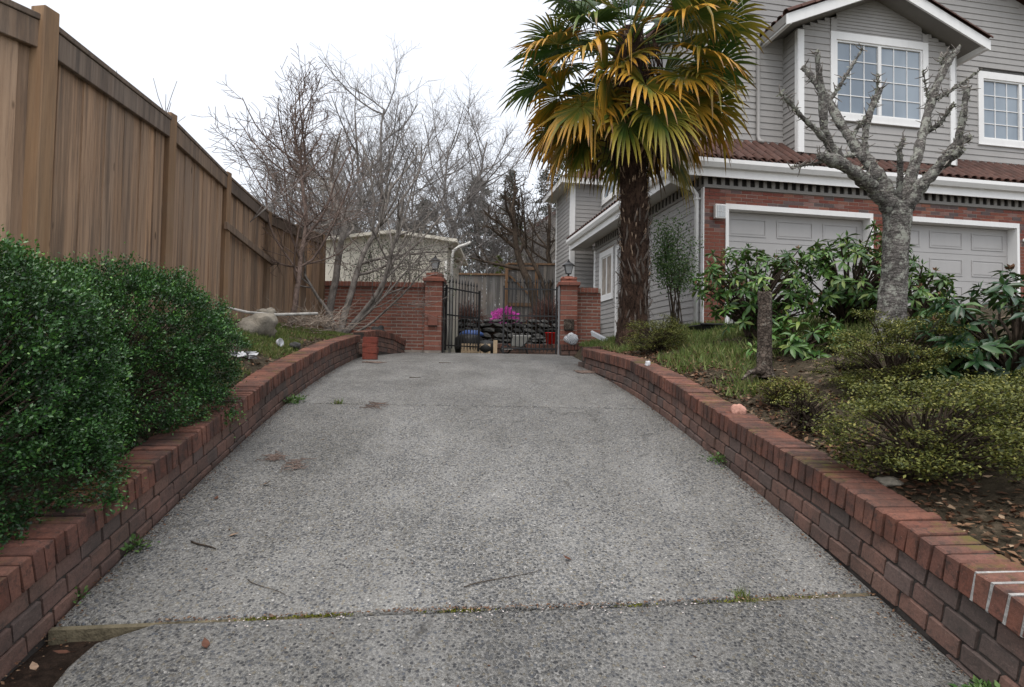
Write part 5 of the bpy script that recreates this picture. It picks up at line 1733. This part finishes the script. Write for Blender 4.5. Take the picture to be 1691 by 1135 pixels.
def conifer(label, x, y, h, w, seed, mat='conifer', n=13000, z0=None, lean=0.0):
    b = (x, y, ground_z(x, y) if z0 is None else z0)
    t = thing('conifer_tree', label, 'tree', b, 0, 'evergreens in the background')
    rg = np.random.default_rng(seed)
    tube_obj('trunk', [(np.array([(0, 0, -.2), (lean*.5, 0, h*.5), (lean, 0, h)]), [w*.05, w*.03, .01], 7)], MAT['twig'], t)
    P, D = [], []
    nb = int(h*9)
    for i in range(nb):
        f = i/nb
        z = h*(.08+.92*f)
        L = w*(1-f)**.75*rg.uniform(.55, 1.1)
        a = rg.random()*6.28
        m = int(n/nb*(1-f*.6))
        s = rg.random(m)**.6
        p = np.stack([np.cos(a)*L*s, np.sin(a)*L*s, z-L*.35*s**1.5+.08*L*np.sin(s*3)], 1)+rg.normal(0, 1, (m, 3))*np.array([.10, .10, .07])*w*.35
        P.append(p); D.append(np.stack([np.cos(a)+rg.normal(0, .6, m), np.sin(a)+rg.normal(0, .6, m), rg.normal(-.3, .4, m)], 1))
    P = np.concatenate(P); D = np.concatenate(D)
    sc = w*.055
    leaves('crown', MAT[mat], t, *SMALL_LEAF, P, D, rg.normal(size=P.shape), rg.uniform(.6, 1.4, len(P))*sc)
    return t
conifer('tall dark conifer left of the palm crown, furthest evergreen', -.3, 46, 13.0, 3.6, 81)
conifer('dark conifer touching the palm fronds on their left', 2.6, 42, 14.0, 3.4, 82)
conifer('broad dark evergreen low behind the back fence', -2.2, 36, 9.5, 3.4, 83)
conifer('dark evergreen behind the cream shed roof', -6.0, 40, 9.0, 4.0, 84)
conifer('dark evergreen low behind the far fence corner', -11.5, 38, 8.0, 4.5, 87)
conifer('small yellow-green cypress above the grey back fence', -.55, 22.5, 2.6, .8, 85, 'cypress', 9000)
conifer('yellow-green cypress with a narrow top behind the blossom', .2, 24.5, 4.3, .9, 86, 'cypress', 9000)

# ------------------------------------------------------------------ yard behind the gate
shed = thing('shed', 'cream panelled shed with low gable behind the brick garden wall', 'shed', (-2.65, 13.0, 1.8))
for i in range(9):
    x0 = -1.55+i*.305
    za = 2.62-.12*abs(x0-.0)-.02; zb = 2.62-.12*abs(x0+.30)-.02
    MB().hexa([(x0+.004, 0, -.1), (x0+.301, 0, -.1), (x0+.301, .05, -.1), (x0+.004, .05, -.1), (x0+.004, 0, za), (x0+.301, 0, zb), (x0+.301, .05, zb), (x0+.004, .05, za)]).build('wall_panel', MAT['cream'], shed)
MB().box(-1.54, 1.18, .051, 3.0, -.1, 2.38).build('wall_core', MAT['cream'], shed)
for s in (-1, 1):
    xa, xb = (0, 1.42) if s > 0 else (-1.75, 0)
    za, zb = (2.60, 2.42) if s > 0 else (2.38, 2.60)
    MB().hexa([(xa, -.18, za), (xb, -.18, zb), (xb, 3.1, zb), (xa, 3.1, za), (xa, -.18, za+.07), (xb, -.18, zb+.07), (xb, 3.1, zb+.07), (xa, 3.1, za+.07)]).build('roof', MAT['cream'], shed)
MB().tube([(1.70, -.15, 2.42), (1.62, -.22, 2.36), (1.48, -.28, 2.30), (1.36, -.32, 2.20), (1.335, -.33, 2.05), (1.325, -.33, .0)], .034, 8).build('downspout', MAT['old_white'], shed, smooth=True)
MB().tube([(1.20, -.30, 2.0), (1.20, -.30, .0)], .03, 8).build('drain_pipe', MAT['old_white'], shed, smooth=True)

# grey board fence at the back
bf = thing('back_fence', 'weathered grey board fence with brown rails across the back yard', 'fence', (0, 20.2, 2.6))
def bfence(x0, x1, zt, zb):
    x = x0
    while x < x1-.02:
        w = min(.15, x1-x)
        MB().box(x+.003, x+w-.003, -.012+random.uniform(-.004, .004), .012, zb-2.6, zt-2.6+random.uniform(-.01, .01)).build('board', MAT['grey_wood'], bf)
        x += .15
    MB().box(x0-.03, x1+.03, -.06, .05, zt-2.6, zt-2.6+.06).build('cap_rail', MAT['brown_wood'], bf)
bfence(-3.6, -.28, 4.60, 2.6)
bfence(-.16, 1.55, 4.98, 2.6)
for x in (-.22, .80):
    MB().box(x-.05, x+.05, -.08, .02, 0, 2.4).build('post', MAT['brown_wood'], bf)
MB().box(-.17, .75, -.06, -.02, .95, 1.07).build('gate_rail', MAT['brown_wood'], bf)
MB().box(-.17, .75, -.06, -.02, 2.2, 2.3).build('gate_rail', MAT['brown_wood'], bf)
MB().hexa([(-.17, -.07, 2.0), (-.08, -.07, 2.0), (-.08, -.03, 2.0), (-.17, -.03, 2.0), (.62, -.07, 1.25), (.72, -.07, 1.25), (.72, -.03, 1.25), (.62, -.03, 1.25)]).build('brace', MAT['brown_wood'], bf)

# dry stone wall
def stone_mesh(mat, seed, sub=2):
    import bmesh
    bm = bmesh.new()
    bmesh.ops.create_icosphere(bm, subdivisions=sub, radius=.5)
    for v in bm.verts:
        p = v.co.copy()
        k = max(abs(p.x), abs(p.y), abs(p.z))
        v.co = p*(.55+.45*(.5/k)*.62)*(1+.45*mnoise.noise(p*2.3+Vector((seed*7.7, 0, 0)))+.22*mnoise.noise(p*6+Vector((0, seed*3., 0)))+.10*mnoise.noise(p*15+Vector((0, seed*3., 0))))
    me = bpy.data.meshes.new('stone')
    bm.to_mesh(me); bm.free()
    me.materials.append(mat)
    return me
SM = [stone_mesh(MAT['stone'], s, 1) for s in range(6)]
sw = thing('stone_wall', 'dry-stacked grey stone retaining wall in the back yard', 'wall', (0, 16.2, 1.8))
rg = np.random.default_rng(91)
z = 0.0
while z < .95:
    h = rg.uniform(.10, .19); x = -3.0+rg.uniform(0, .2)
    while x < 2.2:
        w = rg.uniform(.16, .44)
        o = inst('stone', SM[int(rg.integers(6))], sw, Matrix.Translation((x+w/2, rg.normal(0, .03)+z*.12, z+h/2)) @ Matrix.Rotation(rg.normal(0, .1), 4, 'Y') @ Matrix.Diagonal((w*1.15, .34, h*1.2, 1)))
        x += w
    z += h*.95
MB().box(-3.0, 2.2, .12, .5, -.1, .9).build('backfill', MAT['soil'], sw)
# low brick planter edge
low_wall('brick_planter', 'low red brick planter edge in the yard seen through the gate', [(-.75, 13.9, 2.06), (2.2, 13.9, 2.06)], 2)

def twig_dome(name, label, base, r, h, seed, n=900, leafmat=None):
    t = thing(name, label, 'shrub', base)
    rg = np.random.default_rng(seed)
    lines, pts_all = [], []
    for i in range(n):
        a = rg.random()*6.28; f = rg.random()**.5
        e = np.array([math.cos(a)*r*f, math.sin(a)*r*f*.8, h*(1-f**2)*rg.uniform(.5, 1.05)-.02])
        m = e*np.array([.35, .35, .8])+np.array([0, 0, .15*h])
        s = np.linspace(0, 1, 5)[:, None]
        p = 2*s*(1-s)*m+s**2*e+rg.normal(0, .02, (5, 3))
        lines.append((p, np.linspace(.012, .005, 5), 3)); pts_all.append(p[2:])
    tube_obj('twigs', lines, MAT['red_twig_leaf'] if leafmat is None else leafmat, t)
    return t, np.concatenate(pts_all)
MAT['redbrown'] = bark_mat('red_brown_twig', (.085, .045, .038), (.16, .09, .075), None, (9, 9, 9), .4, .01)
twig_dome('laceleaf_maple', 'bare red-brown weeping maple right of the pink azalea', (1.05, 17.3, 2.1), 1.15, 1.55, 95, 1500, MAT['redbrown'])
twig_dome('laceleaf_maple', 'bare red-brown shrub left of the pink azalea, behind the open gate', (-1.35, 17.4, 2.1), 1.2, 1.35, 96, 1500, MAT['redbrown'])
t, pp = twig_dome('pink_azalea', 'small azalea covered in magenta flowers beyond the gate', (-.20, 16.9, 2.5), .42, .66, 97, 160, MAT['stem'])
rg = np.random.default_rng(98)
pz, _ = lump((0, 0, .36), (.40, .36, .30), 2400, 2.0, .35, 2.0, (.6, 1.0), 98)
leaves('flowers', MAT['pink_flower'], t, *SMALL_LEAF, pz, rg.normal(size=pz.shape), rg.normal(size=pz.shape)+np.array([0, -1, .5]), rg.uniform(.035, .065, len(pz)))
t, pp = twig_dome('blossom_shrub', 'shrub with white blossom above the grey back fence', (.35, 21.6, 2.9), .8, 2.5, 99, 260, MAT['twig'])
pz = np.repeat(pp, 3, 0); pz = pz+rg.normal(0, .06, pz.shape)
leaves('blossom', MAT['blossom'], t, *SMALL_LEAF, pz, rg.normal(size=pz.shape), rg.normal(size=pz.shape), rg.uniform(.04, .08, len(pz)))

# far beige house
fh = thing('far_house', 'pale beige house far behind the leaning trunk', 'house', (1.7, 33, 3.5))
MB().prism([(-1.5, 0, 0), (3.5, 0, 0), (3.5, 0, 5.2), (1.0, 0, 6.8), (-1.5, 0, 5.0)], (0, 0, 0), (0, 6, 0)).build('wall', paint('beige_wall', (.40, .36, .31)), fh)
MB().hexa([(-1.75, -.3, 4.8), (1.0, -.3, 6.75), (1.0, 6, 6.75), (-1.75, 6, 4.8), (-1.75, -.3, 5.0), (1.0, -.3, 6.95), (1.0, 6, 6.95), (-1.75, 6, 5.0)]).build('roof', MAT['tile'], fh)
MB().hexa([(1.0, -.3, 6.75), (3.7, -.3, 4.9), (3.7, 6, 4.9), (1.0, 6, 6.75), (1.0, -.3, 6.95), (3.7, -.3, 5.1), (3.7, 6, 5.1), (1.0, 6, 6.95)]).build('roof', MAT['tile'], fh)
w_ = MB().box(.5, 1.6, -.05, -.005, 2.6, 3.9).build('window', MAT['trim'], fh)
MB().box(.6, 1.5, -.07, -.051, 2.7, 3.8).build('pane', MAT['glass'], w_)

# things standing behind the gate
hp = thing('covered_grill', 'black covered heap with a blue tarp behind the open gate', 'grill', (-1.0, 13.75, 1.8))
MB().lathe([(.30, 0), (.34, .18), (.33, .36), (.25, .44), (.1, .47), (.0, .47)], 16).build('cover', MAT['black_plastic'], hp, smooth=True)
mb = MB().lathe([(.24, .0), (.29, .12), (.25, .24), (.15, .31), (.0, .33)], 16, (.40, -.1, 0)); mb.build('cover', MAT['black_plastic'], hp, smooth=True)
mb = MB().lathe([(.30, .43), (.27, .50), (.16, .56), (.0, .57)], 14, (.05, .12, 0)); mb.build('tarp', MAT['blue_tarp'], hp, smooth=True)
pal = thing('wood_pallet', 'pale wooden pallet of upright slats behind the open gate leaf', 'pallet', (-1.15, 13.4, 1.8))
for i in range(9):
    MB().box(i*.075, i*.075+.062, 0, .02, .0, .235).build('slat', MAT['pale_wood'], pal)
MB().box(0, .665, .021, .05, .17, .21).build('rail', MAT['pale_wood'], pal)
MB().box(0, .665, .021, .05, .03, .07).build('rail', MAT['pale_wood'], pal)
o = MB().box(-.42, -.33, 13.35, 13.39, 1.8, 2.12).build('plank', MAT['pale_wood']); tag(o, 'single pale upright plank between the two gate leaves', 'plank')
wb = thing('wheelbarrow', 'small cart with grey tray behind the closed gate leaf', 'cart', (.12, 13.3, 1.82))
MB().hexa([(-.14, -.16, .16), (.14, -.16, .16), (.14, .16, .16), (-.14, .16, .16), (-.10, -.24, .40), (.30, -.24, .40), (.30, .24, .40), (-.10, .24, .40)]).build('tray', MAT['grey_plastic'], wb, bevel=.01)
for s in (-.2, .2):
    MB().tube([(-.30, s*.4, .10), (.1, s, .15), (.30, s, .34), (.62, s, .36)], .013, 6).build('handle', MAT['black_metal'], wb)
    MB().tube([(.16, s, .2), (.24, s, 0)], .012, 6).build('leg', MAT['black_metal'], wb)
mb = MB(); mb.tube([(.10*math.cos(a)-.26, 0, .10+.10*math.sin(a)) for a in np.linspace(0, 6.28, 15)], .022, 6, False); mb.build('wheel', MAT['black_plastic'], wb)
MB().box(-.34, -.10, -.14, .14, .09, .115).build('step', MAT['grey_plastic'], wb)
bk = thing('bucket', 'bright red bucket on the brick planter beside the right gate pillar', 'bucket', (.90, 13.88, 2.07))
MB().lathe([(.10, 0), (.125, .25), (.135, .25), (.135, .265), (.12, .265), (.095, .02)], 18).build('body', MAT['red_plastic'], bk, smooth=True)
MB().tube([(.13*math.cos(a), 0, .25-.14*math.sin(a)) for a in np.linspace(0, 3.14, 10)], .004, 5).build('bail', MAT['steel'], bk)

# ------------------------------------------------------------------ beds: stones, pole, brush, litter
def stone(label, loc, size, mat, seed, cat='rock', name='rock', rz=0.0):
    o = bpy.data.objects.new(name, stone_mesh(MAT[mat], seed, 3))
    o.data.shade_smooth()
    link(o); o.location = loc; o.scale = size; o.rotation_euler = (random.uniform(-.2, .2), random.uniform(-.2, .2), rz)
    return tag(o, label, cat)
stone('large pale boulder at the fence bed behind the boxwood', (-3.05, 7.1, 1.98), (.50, .42, .40), 'pale_stone', 3)
stone('smaller pale rock perched behind the large boulder', (-3.12, 7.5, 2.14), (.24, .22, .26), 'pale_stone', 4)
stone('grey block of stone at the foot of the brick garden wall', (-2.62, 11.55, 2.19), (.30, .22, .24), 'stone', 5)
stone('small grey stone at the left wall top among weeds', (-2.52, 6.9, 1.76), (.13, .11, .10), 'stone', 6)
stone('brown mossy rock at the foot of the low rhododendron', (2.84, 4.85, 1.66), (.42, .30, .24), 'stump_bark', 7)
stone('broken pink brick lump on top of the right wall edge', (1.60, 4.18, 1.29), (.11, .08, .12), 'pink_stone', 8)
stone('pale flat stone tucked under the large azalea', (1.86, 2.95, 1.05), (.14, .10, .05), 'pale_stone', 9)
stone('white stone chip on the right wall top end', (1.36, 5.95, 1.62), (.06, .05, .07), 'white_stuff', 10)
stone('round painted stone on the low wall at the right pillar', (1.16, 11.64, 2.11), (.28, .16, .24), 'white_stuff', 1, 'stone', 'painted_stone')
def tile_paint():
    m, nt, b = mk('painted_pattern', .5)
    w = nd(nt, 'ShaderNodeTexWave', {'Vector': pos(nt, (14, 14, 14), (.3, .6, 0)), 'Scale': 1.0, 'Distortion': 6.0})
    set_col(nt, b, ramp(nt, w.outputs['Color'], [(.3, (.10, .12, .15)), (.5, (.45, .46, .48)), (.75, (.70, .70, .70))]))
    return m
bpy.data.objects['painted_stone'].data.materials[0] = tile_paint()
o = MB().hexa([(0, 0, 0), (.30, .05, -.14), (.34, .12, -.12), (.04, .07, .02), (-.02, 0, .08), (.28, .05, -.06), (.32, .12, -.04), (.02, .07, .10)]).build('splash_block', MAT['white_stuff'])
o.location = (1.42, 10.6, 2.12); tag(o, 'white plastic splash block tilted in the grass by the house', 'splash block')
MB_ = tube_obj('pole', [(np.array([(-3.45, 7.0, 2.22), (-3.2, 7.15, 2.165), (-2.95, 7.3, 2.15), (-2.5, 7.6, 2.20)]), [.014, .017, .019, .018], 9)], MAT['birch'])
tag(MB_, 'pale peeled branch lying across the boulder in the left bed', 'branch')
o = MB().lathe([(.0, 0), (.055, .0), (.06, .01), (.07, .055), (.066, .055), (.055, .012), (.0, .01)], 14).build('plastic_cup', MAT['white_stuff'], None, smooth=True)
o.scale = (.7, .7, .7); o.location = (-2.66, 6.75, 1.79); o.rotation_euler = (R(80), 0, R(70)); tag(o, 'white plastic tub lying in the weeds by the boulder', 'tub')
mb = MB()
for i in range(14):
    a, b = random.uniform(-.16, .16), random.uniform(-.10, .10)
    mb.hexa([(a+random.uniform(-.05, .05), b+random.uniform(-.05, .05), random.uniform(0, .05)) for _ in range(4)]+[(a+random.uniform(-.05, .05), b+random.uniform(-.05, .05), random.uniform(.03, .08)) for _ in range(4)])
o = mb.build('litter_bag', MAT['white_stuff']); o.location = (-2.58, 5.6, 1.60); tag(o, 'crumpled white litter at the foot of the far boxwood', 'litter')
# brush pile
br = thing('brush_pile', 'tangle of dry pale twigs heaped by the far end of the left wall', 'brush', (-3.0, 9.0, 2.06))
rg = np.random.default_rng(111); lines = []
for i in range(110):
    a = rg.random()*6.28; L = rg.uniform(.25, .7)
    p0 = rg.normal(0, 1, 3)*np.array([.22, .2, .05])+np.array([0, 0, .08])
    d = np.array([math.cos(a), math.sin(a)*.7, rg.uniform(-.05, .85)]); d /= np.linalg.norm(d)
    s = np.linspace(0, L, 5)[:, None]
    lines.append((p0+d*s+rg.normal(0, .02, (5, 3)), np.linspace(.006, .002, 5), 3))
tube_obj('twigs', lines, MAT['twig_pale'], br)
# dark trough beside the garage corner
tr = thing('trough', 'dark shallow trough at the foot of the brick garage corner', 'trough', (3.03, 8.6, 2.05), R(8))
MB().hexa([(-.30, -.14, -.02), (.34, -.14, -.02), (.34, .2, -.02), (-.30, .2, -.02), (-.40, -.2, .15), (.42, -.2, .15), (.42, .26, .15), (-.40, .26, .15)]).build('tub', MAT['black_plastic'], tr, bevel=.012)
MB().box(-.42, .44, -.22, -.19, .14, .165).build('rim', MAT['black_plastic'], tr, bevel=.006)
# ivy and rose canes over the brick wall
iv = thing('climbing_rose', 'straggly climber with arching canes over the brick garden wall', 'climber', (-2.3, 12.6, 1.85))
rg = np.random.default_rng(121); lines, LP = [], []
for i in range(46):
    x = rg.uniform(-1.2, .95); h = rg.uniform(1.4, 2.35); dx = rg.normal(0, .6)
    s = np.linspace(0, 1, 9)[:, None]
    p = np.concatenate([x+dx*s**2, -.25-.15*np.sin(s*2), h*np.sin(s*2.1)], 1)+rg.normal(0, .015, (9, 3))
    lines.append((p, np.linspace(.008, .003, 9), 4)); LP.append(p[3:])
LP = np.repeat(np.concatenate(LP), 9, 0); LP = LP+rg.normal(0, .09, LP.shape)
tube_obj('cane', lines, MAT['twig'], iv)
leaves('foliage', MAT['ivy'], iv, *SMALL_LEAF, LP, rg.normal(size=LP.shape), rg.normal(size=LP.shape), rg.uniform(.025, .055, len(LP)))

# grass and weeds of the beds
def scatter_grass(name, label, pts, mat, h, lean=.35):
    pts = np.array(pts); k = len(pts)
    rg = np.random.default_rng(len(pts))
    d = norm(rg.normal(0, lean, (k, 3))+np.array([0, 0, 1.0]))
    o = leaves(name, MAT[mat], None, *BLADE, pts, d, rg.normal(size=(k, 3))*np.array([1, 1, 0.1]), rg.uniform(*h, k))
    return tag(o, label, 'grass', None, 'stuff')
rg = np.random.default_rng(131)
pts = []
while len(pts) < 15000:
    y = rg.uniform(4.3, 11.2); w = rg.uniform(0, 1.25); x = lx(y)-.21-w
    if x < fence_x(y)+.05: continue
    if mnoise.noise((x*1.4, y*1.4, .3))+.35*mnoise.noise((x*5, y*5, 9)) > -.05+.25*(w > .8): pts.append((x, y, bedL(x, y)))
scatter_grass('grass', 'short weedy grass on the left bed beside the wall', pts, 'grass', (.03, .085), .55)
pts = []
while len(pts) < 17000:
    y = rg.uniform(4.6, 11.5); w = rg.uniform(.05, 2.4); x = rx(min(y, 8.7))+.21+w
    if x > 3.45 and y > 9: continue
    f = mnoise.noise((x*1.2, y*1.2, 5.3))+.3*mnoise.noise((x*5, y*5, 2))
    if f > (.15 if y < 5.6 else -.15): pts.append((x, y, bedR(x, y)))
scatter_grass('grass', 'green grass tufts on the right bed round the stump', pts, 'grass', (.04, .13), .45)
# dead leaf litter on the right bed and along the wall
pp = []
while len(pp) < 5200:
    y = rg.uniform(1.4, 8.6); w = rg.exponential(.42); x = rx(y)+.2+w
    if w > 3: continue
    pp.append((x, y, bedR(x, y)+.012+.03*mnoise.noise((x*3, y*3, 1.7))))
pp = np.array(pp)
o = leaves('leaf_litter', MAT['dead_leaf'], None, *SMALL_LEAF, pp, rg.normal(size=pp.shape)*np.array([1, 1, .25]), np.array([0, 0, 1.])+rg.normal(0, .35, pp.shape), rg.uniform(.02, .055, len(pp)))
tag(o, 'brown dead leaves and bark chips over the right bed soil', 'leaves', None, 'stuff')
pp = []
while len(pp) < 1500:
    y = rg.uniform(1.3, 11); x = lx(y)-.2-rg.exponential(.3)
    if x < fence_x(y): continue
    pp.append((x, y, bedL(x, y)+.012))
pp = np.array(pp)
o = leaves('leaf_litter', MAT['dead_leaf'], None, *SMALL_LEAF, pp, rg.normal(size=pp.shape)*np.array([1, 1, .25]), np.array([0, 0, 1.])+rg.normal(0, .35, pp.shape), rg.uniform(.02, .05, len(pp)))
tag(o, 'brown dead leaves under the left hedge and weeds', 'leaves', None, 'stuff')
# debris along the foot of the walls and specks on the drive
pp = []
for i in range(2600):
    y = rg.uniform(1.9, 9.0)
    m = rg.random()
    if m < .38: x = lx(y)+.015+abs(rg.normal(0, .035))
    elif m < .76: x = rx(y)-.015-abs(rg.normal(0, .045))
    else: x = rg.uniform(lx(y)+.1, rx(y)-.1)
    pp.append((x, y, zd(y)+.004))
for i in range(260):
    y = rg.uniform(1.6, 2.4); pp.append((lx(y)+rg.uniform(.02, .35), y, zd(y)-.05))
for i in range(500):
    x = rg.uniform(-1.4, 1.5); pp.append((x, j1(x)-.012+rg.normal(0, .01), zd(j1(x))+.002))
pp = np.array(pp)
sc_ = rg.uniform(.006, .018, len(pp))
o = leaves('drive_debris', MAT['dead_leaf'], None, *SMALL_LEAF, pp, rg.normal(size=pp.shape)*np.array([1, 1, .15]), np.array([0, 0, 1.])+rg.normal(0, .3, pp.shape), sc_)
tag(o, 'tiny brown crumbs along the foot of the walls and in the joint', 'debris', None, 'stuff')
pp = []
for i in range(260):
    y = rg.uniform(2.0, 9); pp.append((rg.uniform(lx(y)+.1, rx(y)-.1), y, zd(y)+.004))
for i in range(200):
    x = rg.uniform(-1.2, 1.5); pp.append((x, j1(x)-.03+rg.normal(0, .04), zd(j1(x)-.03)+.004))
pp = np.array(pp)
MAT['petal'] = leaf_mat('fallen_petal', [(0, (.5, .40, .38)), (1, (.62, .58, .55))], .7)
o = leaves('fallen_petals', MAT['petal'], None, *SMALL_LEAF, pp, rg.normal(size=pp.shape)*np.array([1, 1, .1]), np.array([0, 0, 1.])+rg.normal(0, .2, pp.shape), rg.uniform(.006, .014, len(pp)))
tag(o, 'pale fallen blossom petals scattered over the concrete', 'petals', None, 'stuff')
# moss along the near joint and the second joint
pp = []
for c, wdt, n_ in ((-.98, .05, 120), (-.76, .06, 170), (-.2, .07, 130), (.55, .05, 50), (1.02, .10, 120), (1.3, .06, 60)):
    for i in range(n_):
        x = c+rg.normal(0, wdt); pp.append((x, j1(x)-.014+rg.normal(0, .006), zd(j1(x))-.012))
pp = np.array(pp)
o = leaves('joint_moss', MAT['moss'], None, *SMALL_LEAF, pp, rg.normal(size=pp.shape)*.6+np.array([0, 0, .8]), rg.normal(size=pp.shape), rg.uniform(.007, .014, len(pp)))
tag(o, 'yellow-green moss growing in the near concrete joint', 'moss', None, 'stuff')

# weeds rooted at the wall foot and in the joint
def weed(label, x, y, r, n, seed, leaf=.03, mat='weed', grass=False):
    rg = np.random.default_rng(seed)
    p = rg.normal(0, 1, (n, 3))*np.array([r*.45, r*.4, 0])+np.array([x, y, 0])
    p[:, 2] = [zd(q) for q in p[:, 1]]
    p[:, 2] += np.abs(rg.normal(0, r*.25, n))
    out = p-np.array([x, y, zd(y)])
    if grass:
        p[:, 2] = [zd(q)-.01 for q in p[:, 1]]
        o = leaves('weed', MAT['grass'], None, *BLADE, p, rg.normal(0, .5, p.shape)+np.array([0, 0, 1]), rg.normal(size=p.shape), rg.uniform(leaf*.6, leaf*1.3, n))
    else:
        o = leaves('weed', MAT[mat], None, *SMALL_LEAF, p, out+rg.normal(0, r*.4, p.shape)+np.array([0, 0, r*.2]), np.array([0, 0, 1.])+rg.normal(0, .4, p.shape), rg.uniform(leaf*.6, leaf*1.2, n))
    return tag(o, label, 'weed', 'weeds in the cracks of the driveway')
weed('leafy weed at the foot of the left wall, nearer the joint', -1.83, 2.53, .05, 60, 1, .026)
weed('bright leafy weed at the foot of the left wall under the near boxwood', -1.82, 2.92, .06, 90, 2, .03)
weed('weed tuft at the foot of the right wall midway up', 1.46, 4.15, .09, 130, 3, .03)
weed('grass tuft growing in the near joint towards the right wall', 1.02, 2.615, .05, 80, 4, .045, grass=True)
weed('weed tuft in the second joint against the left wall', -2.05, 5.60, .10, 120, 5, .04)
weed('small grass tuft in the second joint, away from the wall', -1.62, 5.585, .05, 60, 6, .06, grass=True)
weed('leafy weed cluster at the lower right corner by the wall foot', 1.66, 2.06, .08, 170, 7, .035)

# single dead leaves and twigs lying on the concrete
def dead_leaf(label, x, y, L, rz, mat, curl=.3):
    v = np.array([(0, 0, 0), (.26, .3, .10*curl), (0, .3, -.0), (-.26, .3, .14*curl), (.22, .65, .16*curl), (0, .65, .05*curl), (-.22, .65, .1*curl), (0, 1, .35*curl), (0, -.3, .05)])
    f = [(0, 1, 2), (0, 2, 3), (2, 1, 4), (2, 4, 5), (3, 2, 5), (3, 5, 6), (5, 4, 7), (6, 5, 7), (0, 2, 8)]
    o = bpy.data.objects.new('dead_leaf', numesh('dead_leaf', v*L, f, MAT[mat], None, True))
    link(o); o.location = (x, y, zd(y)+.006); o.rotation_euler = (math.atan(.2), 0, rz)
    return tag(o, label, 'leaf', 'dead leaves on the driveway')
dead_leaf('curled dark brown leaf lying just below the near joint', -1.12, 2.25, .055, R(35), 'leaf_brown', .6)
dead_leaf('pale tan leaf on the concrete near the left wall', -1.42, 3.04, .05, R(-70), 'leaf_tan')
dead_leaf('brown shrivelled leaf out in the open right of centre', .305, 2.87, .05, R(80), 'leaf_brown', .9)
dead_leaf('pair of tan leaf scraps near the left wall, upper one', -1.51, 3.64, .06, R(-95), 'leaf_tan', .8)
dead_leaf('small brown leaf close to the left wall halfway up', -1.69, 3.44, .04, R(10), 'leaf_brown')
dead_leaf('tan leaf in the soil pocket at the lower left', -1.66, 2.13, .05, R(50), 'leaf_tan')
dead_leaf('orange-brown leaf on the soil at the wooden strip', -1.60, 2.22, .06, R(120), 'leaf_brown')
def twig_obj(label, x, y, L, rz, n=1, seed=0, r=.004, mat='stem', name='twig'):
    rg = np.random.default_rng(seed); lines = []
    for i in range(n):
        a = rz+(rg.normal(0, .9) if n > 1 else 0)
        s = np.linspace(-.5, .5, 6)
        px, py = x+rg.normal(0, .04)*(n > 1), y+rg.normal(0, .05)*(n > 1)
        p = np.array([(px+math.cos(a)*L*q+.1*L*math.sin(q*5), py+math.sin(a)*L*q, 0) for q in s])
        p[:, 2] = [zd(q)+.006+(.008*rg.random() if n > 1 else 0) for q in p[:, 1]]
        lines.append((p, np.linspace(r, r*.5, 6), 5))
    return tag(tube_obj(name, lines, MAT[mat]), label, 'twig', 'twigs on the driveway')
twig_obj('short thick twig lying beside the left wall', -1.50, 2.95, .15, R(-25), r=.005)
twig_obj('long thin twig curving above the near joint', -.02, 2.72, .34, R(25), r=.0025)
twig_obj('thin dark twig across the concrete near the wooden strip', -1.05, 2.62, .22, R(-30), r=.002)
twig_obj('clump of brown conifer twigs by the left wall, larger one', -1.60, 4.09, .09, 0, 26, 1, .003, 'twig_red', 'twig_clump')
twig_obj('clump of brown conifer twigs by the left wall, right one', -1.41, 3.95, .09, 0, 22, 2, .003, 'twig_red', 'twig_clump')
twig_obj('brown twig litter before the red brick stack', -2.02, 8.75, .16, 0, 40, 3, .005, 'twig_red', 'twig_clump')
twig_obj('brown twigs at the second joint', -1.24, 5.5, .13, 0, 14, 4, .004, 'twig_red', 'twig_clump')
twig_obj('drift of brown leaves and twigs at the top end of the right wall', .97, 7.9, .14, 0, 90, 5, .006, 'twig_red', 'twig_clump')
twig_obj('short dark twig in the upper middle of the drive', -1.15, 7.1, .12, R(10), r=.005)
twig_obj('dark twig far up the drive near the gate', -1.0, 8.9, .16, R(5), r=.006)
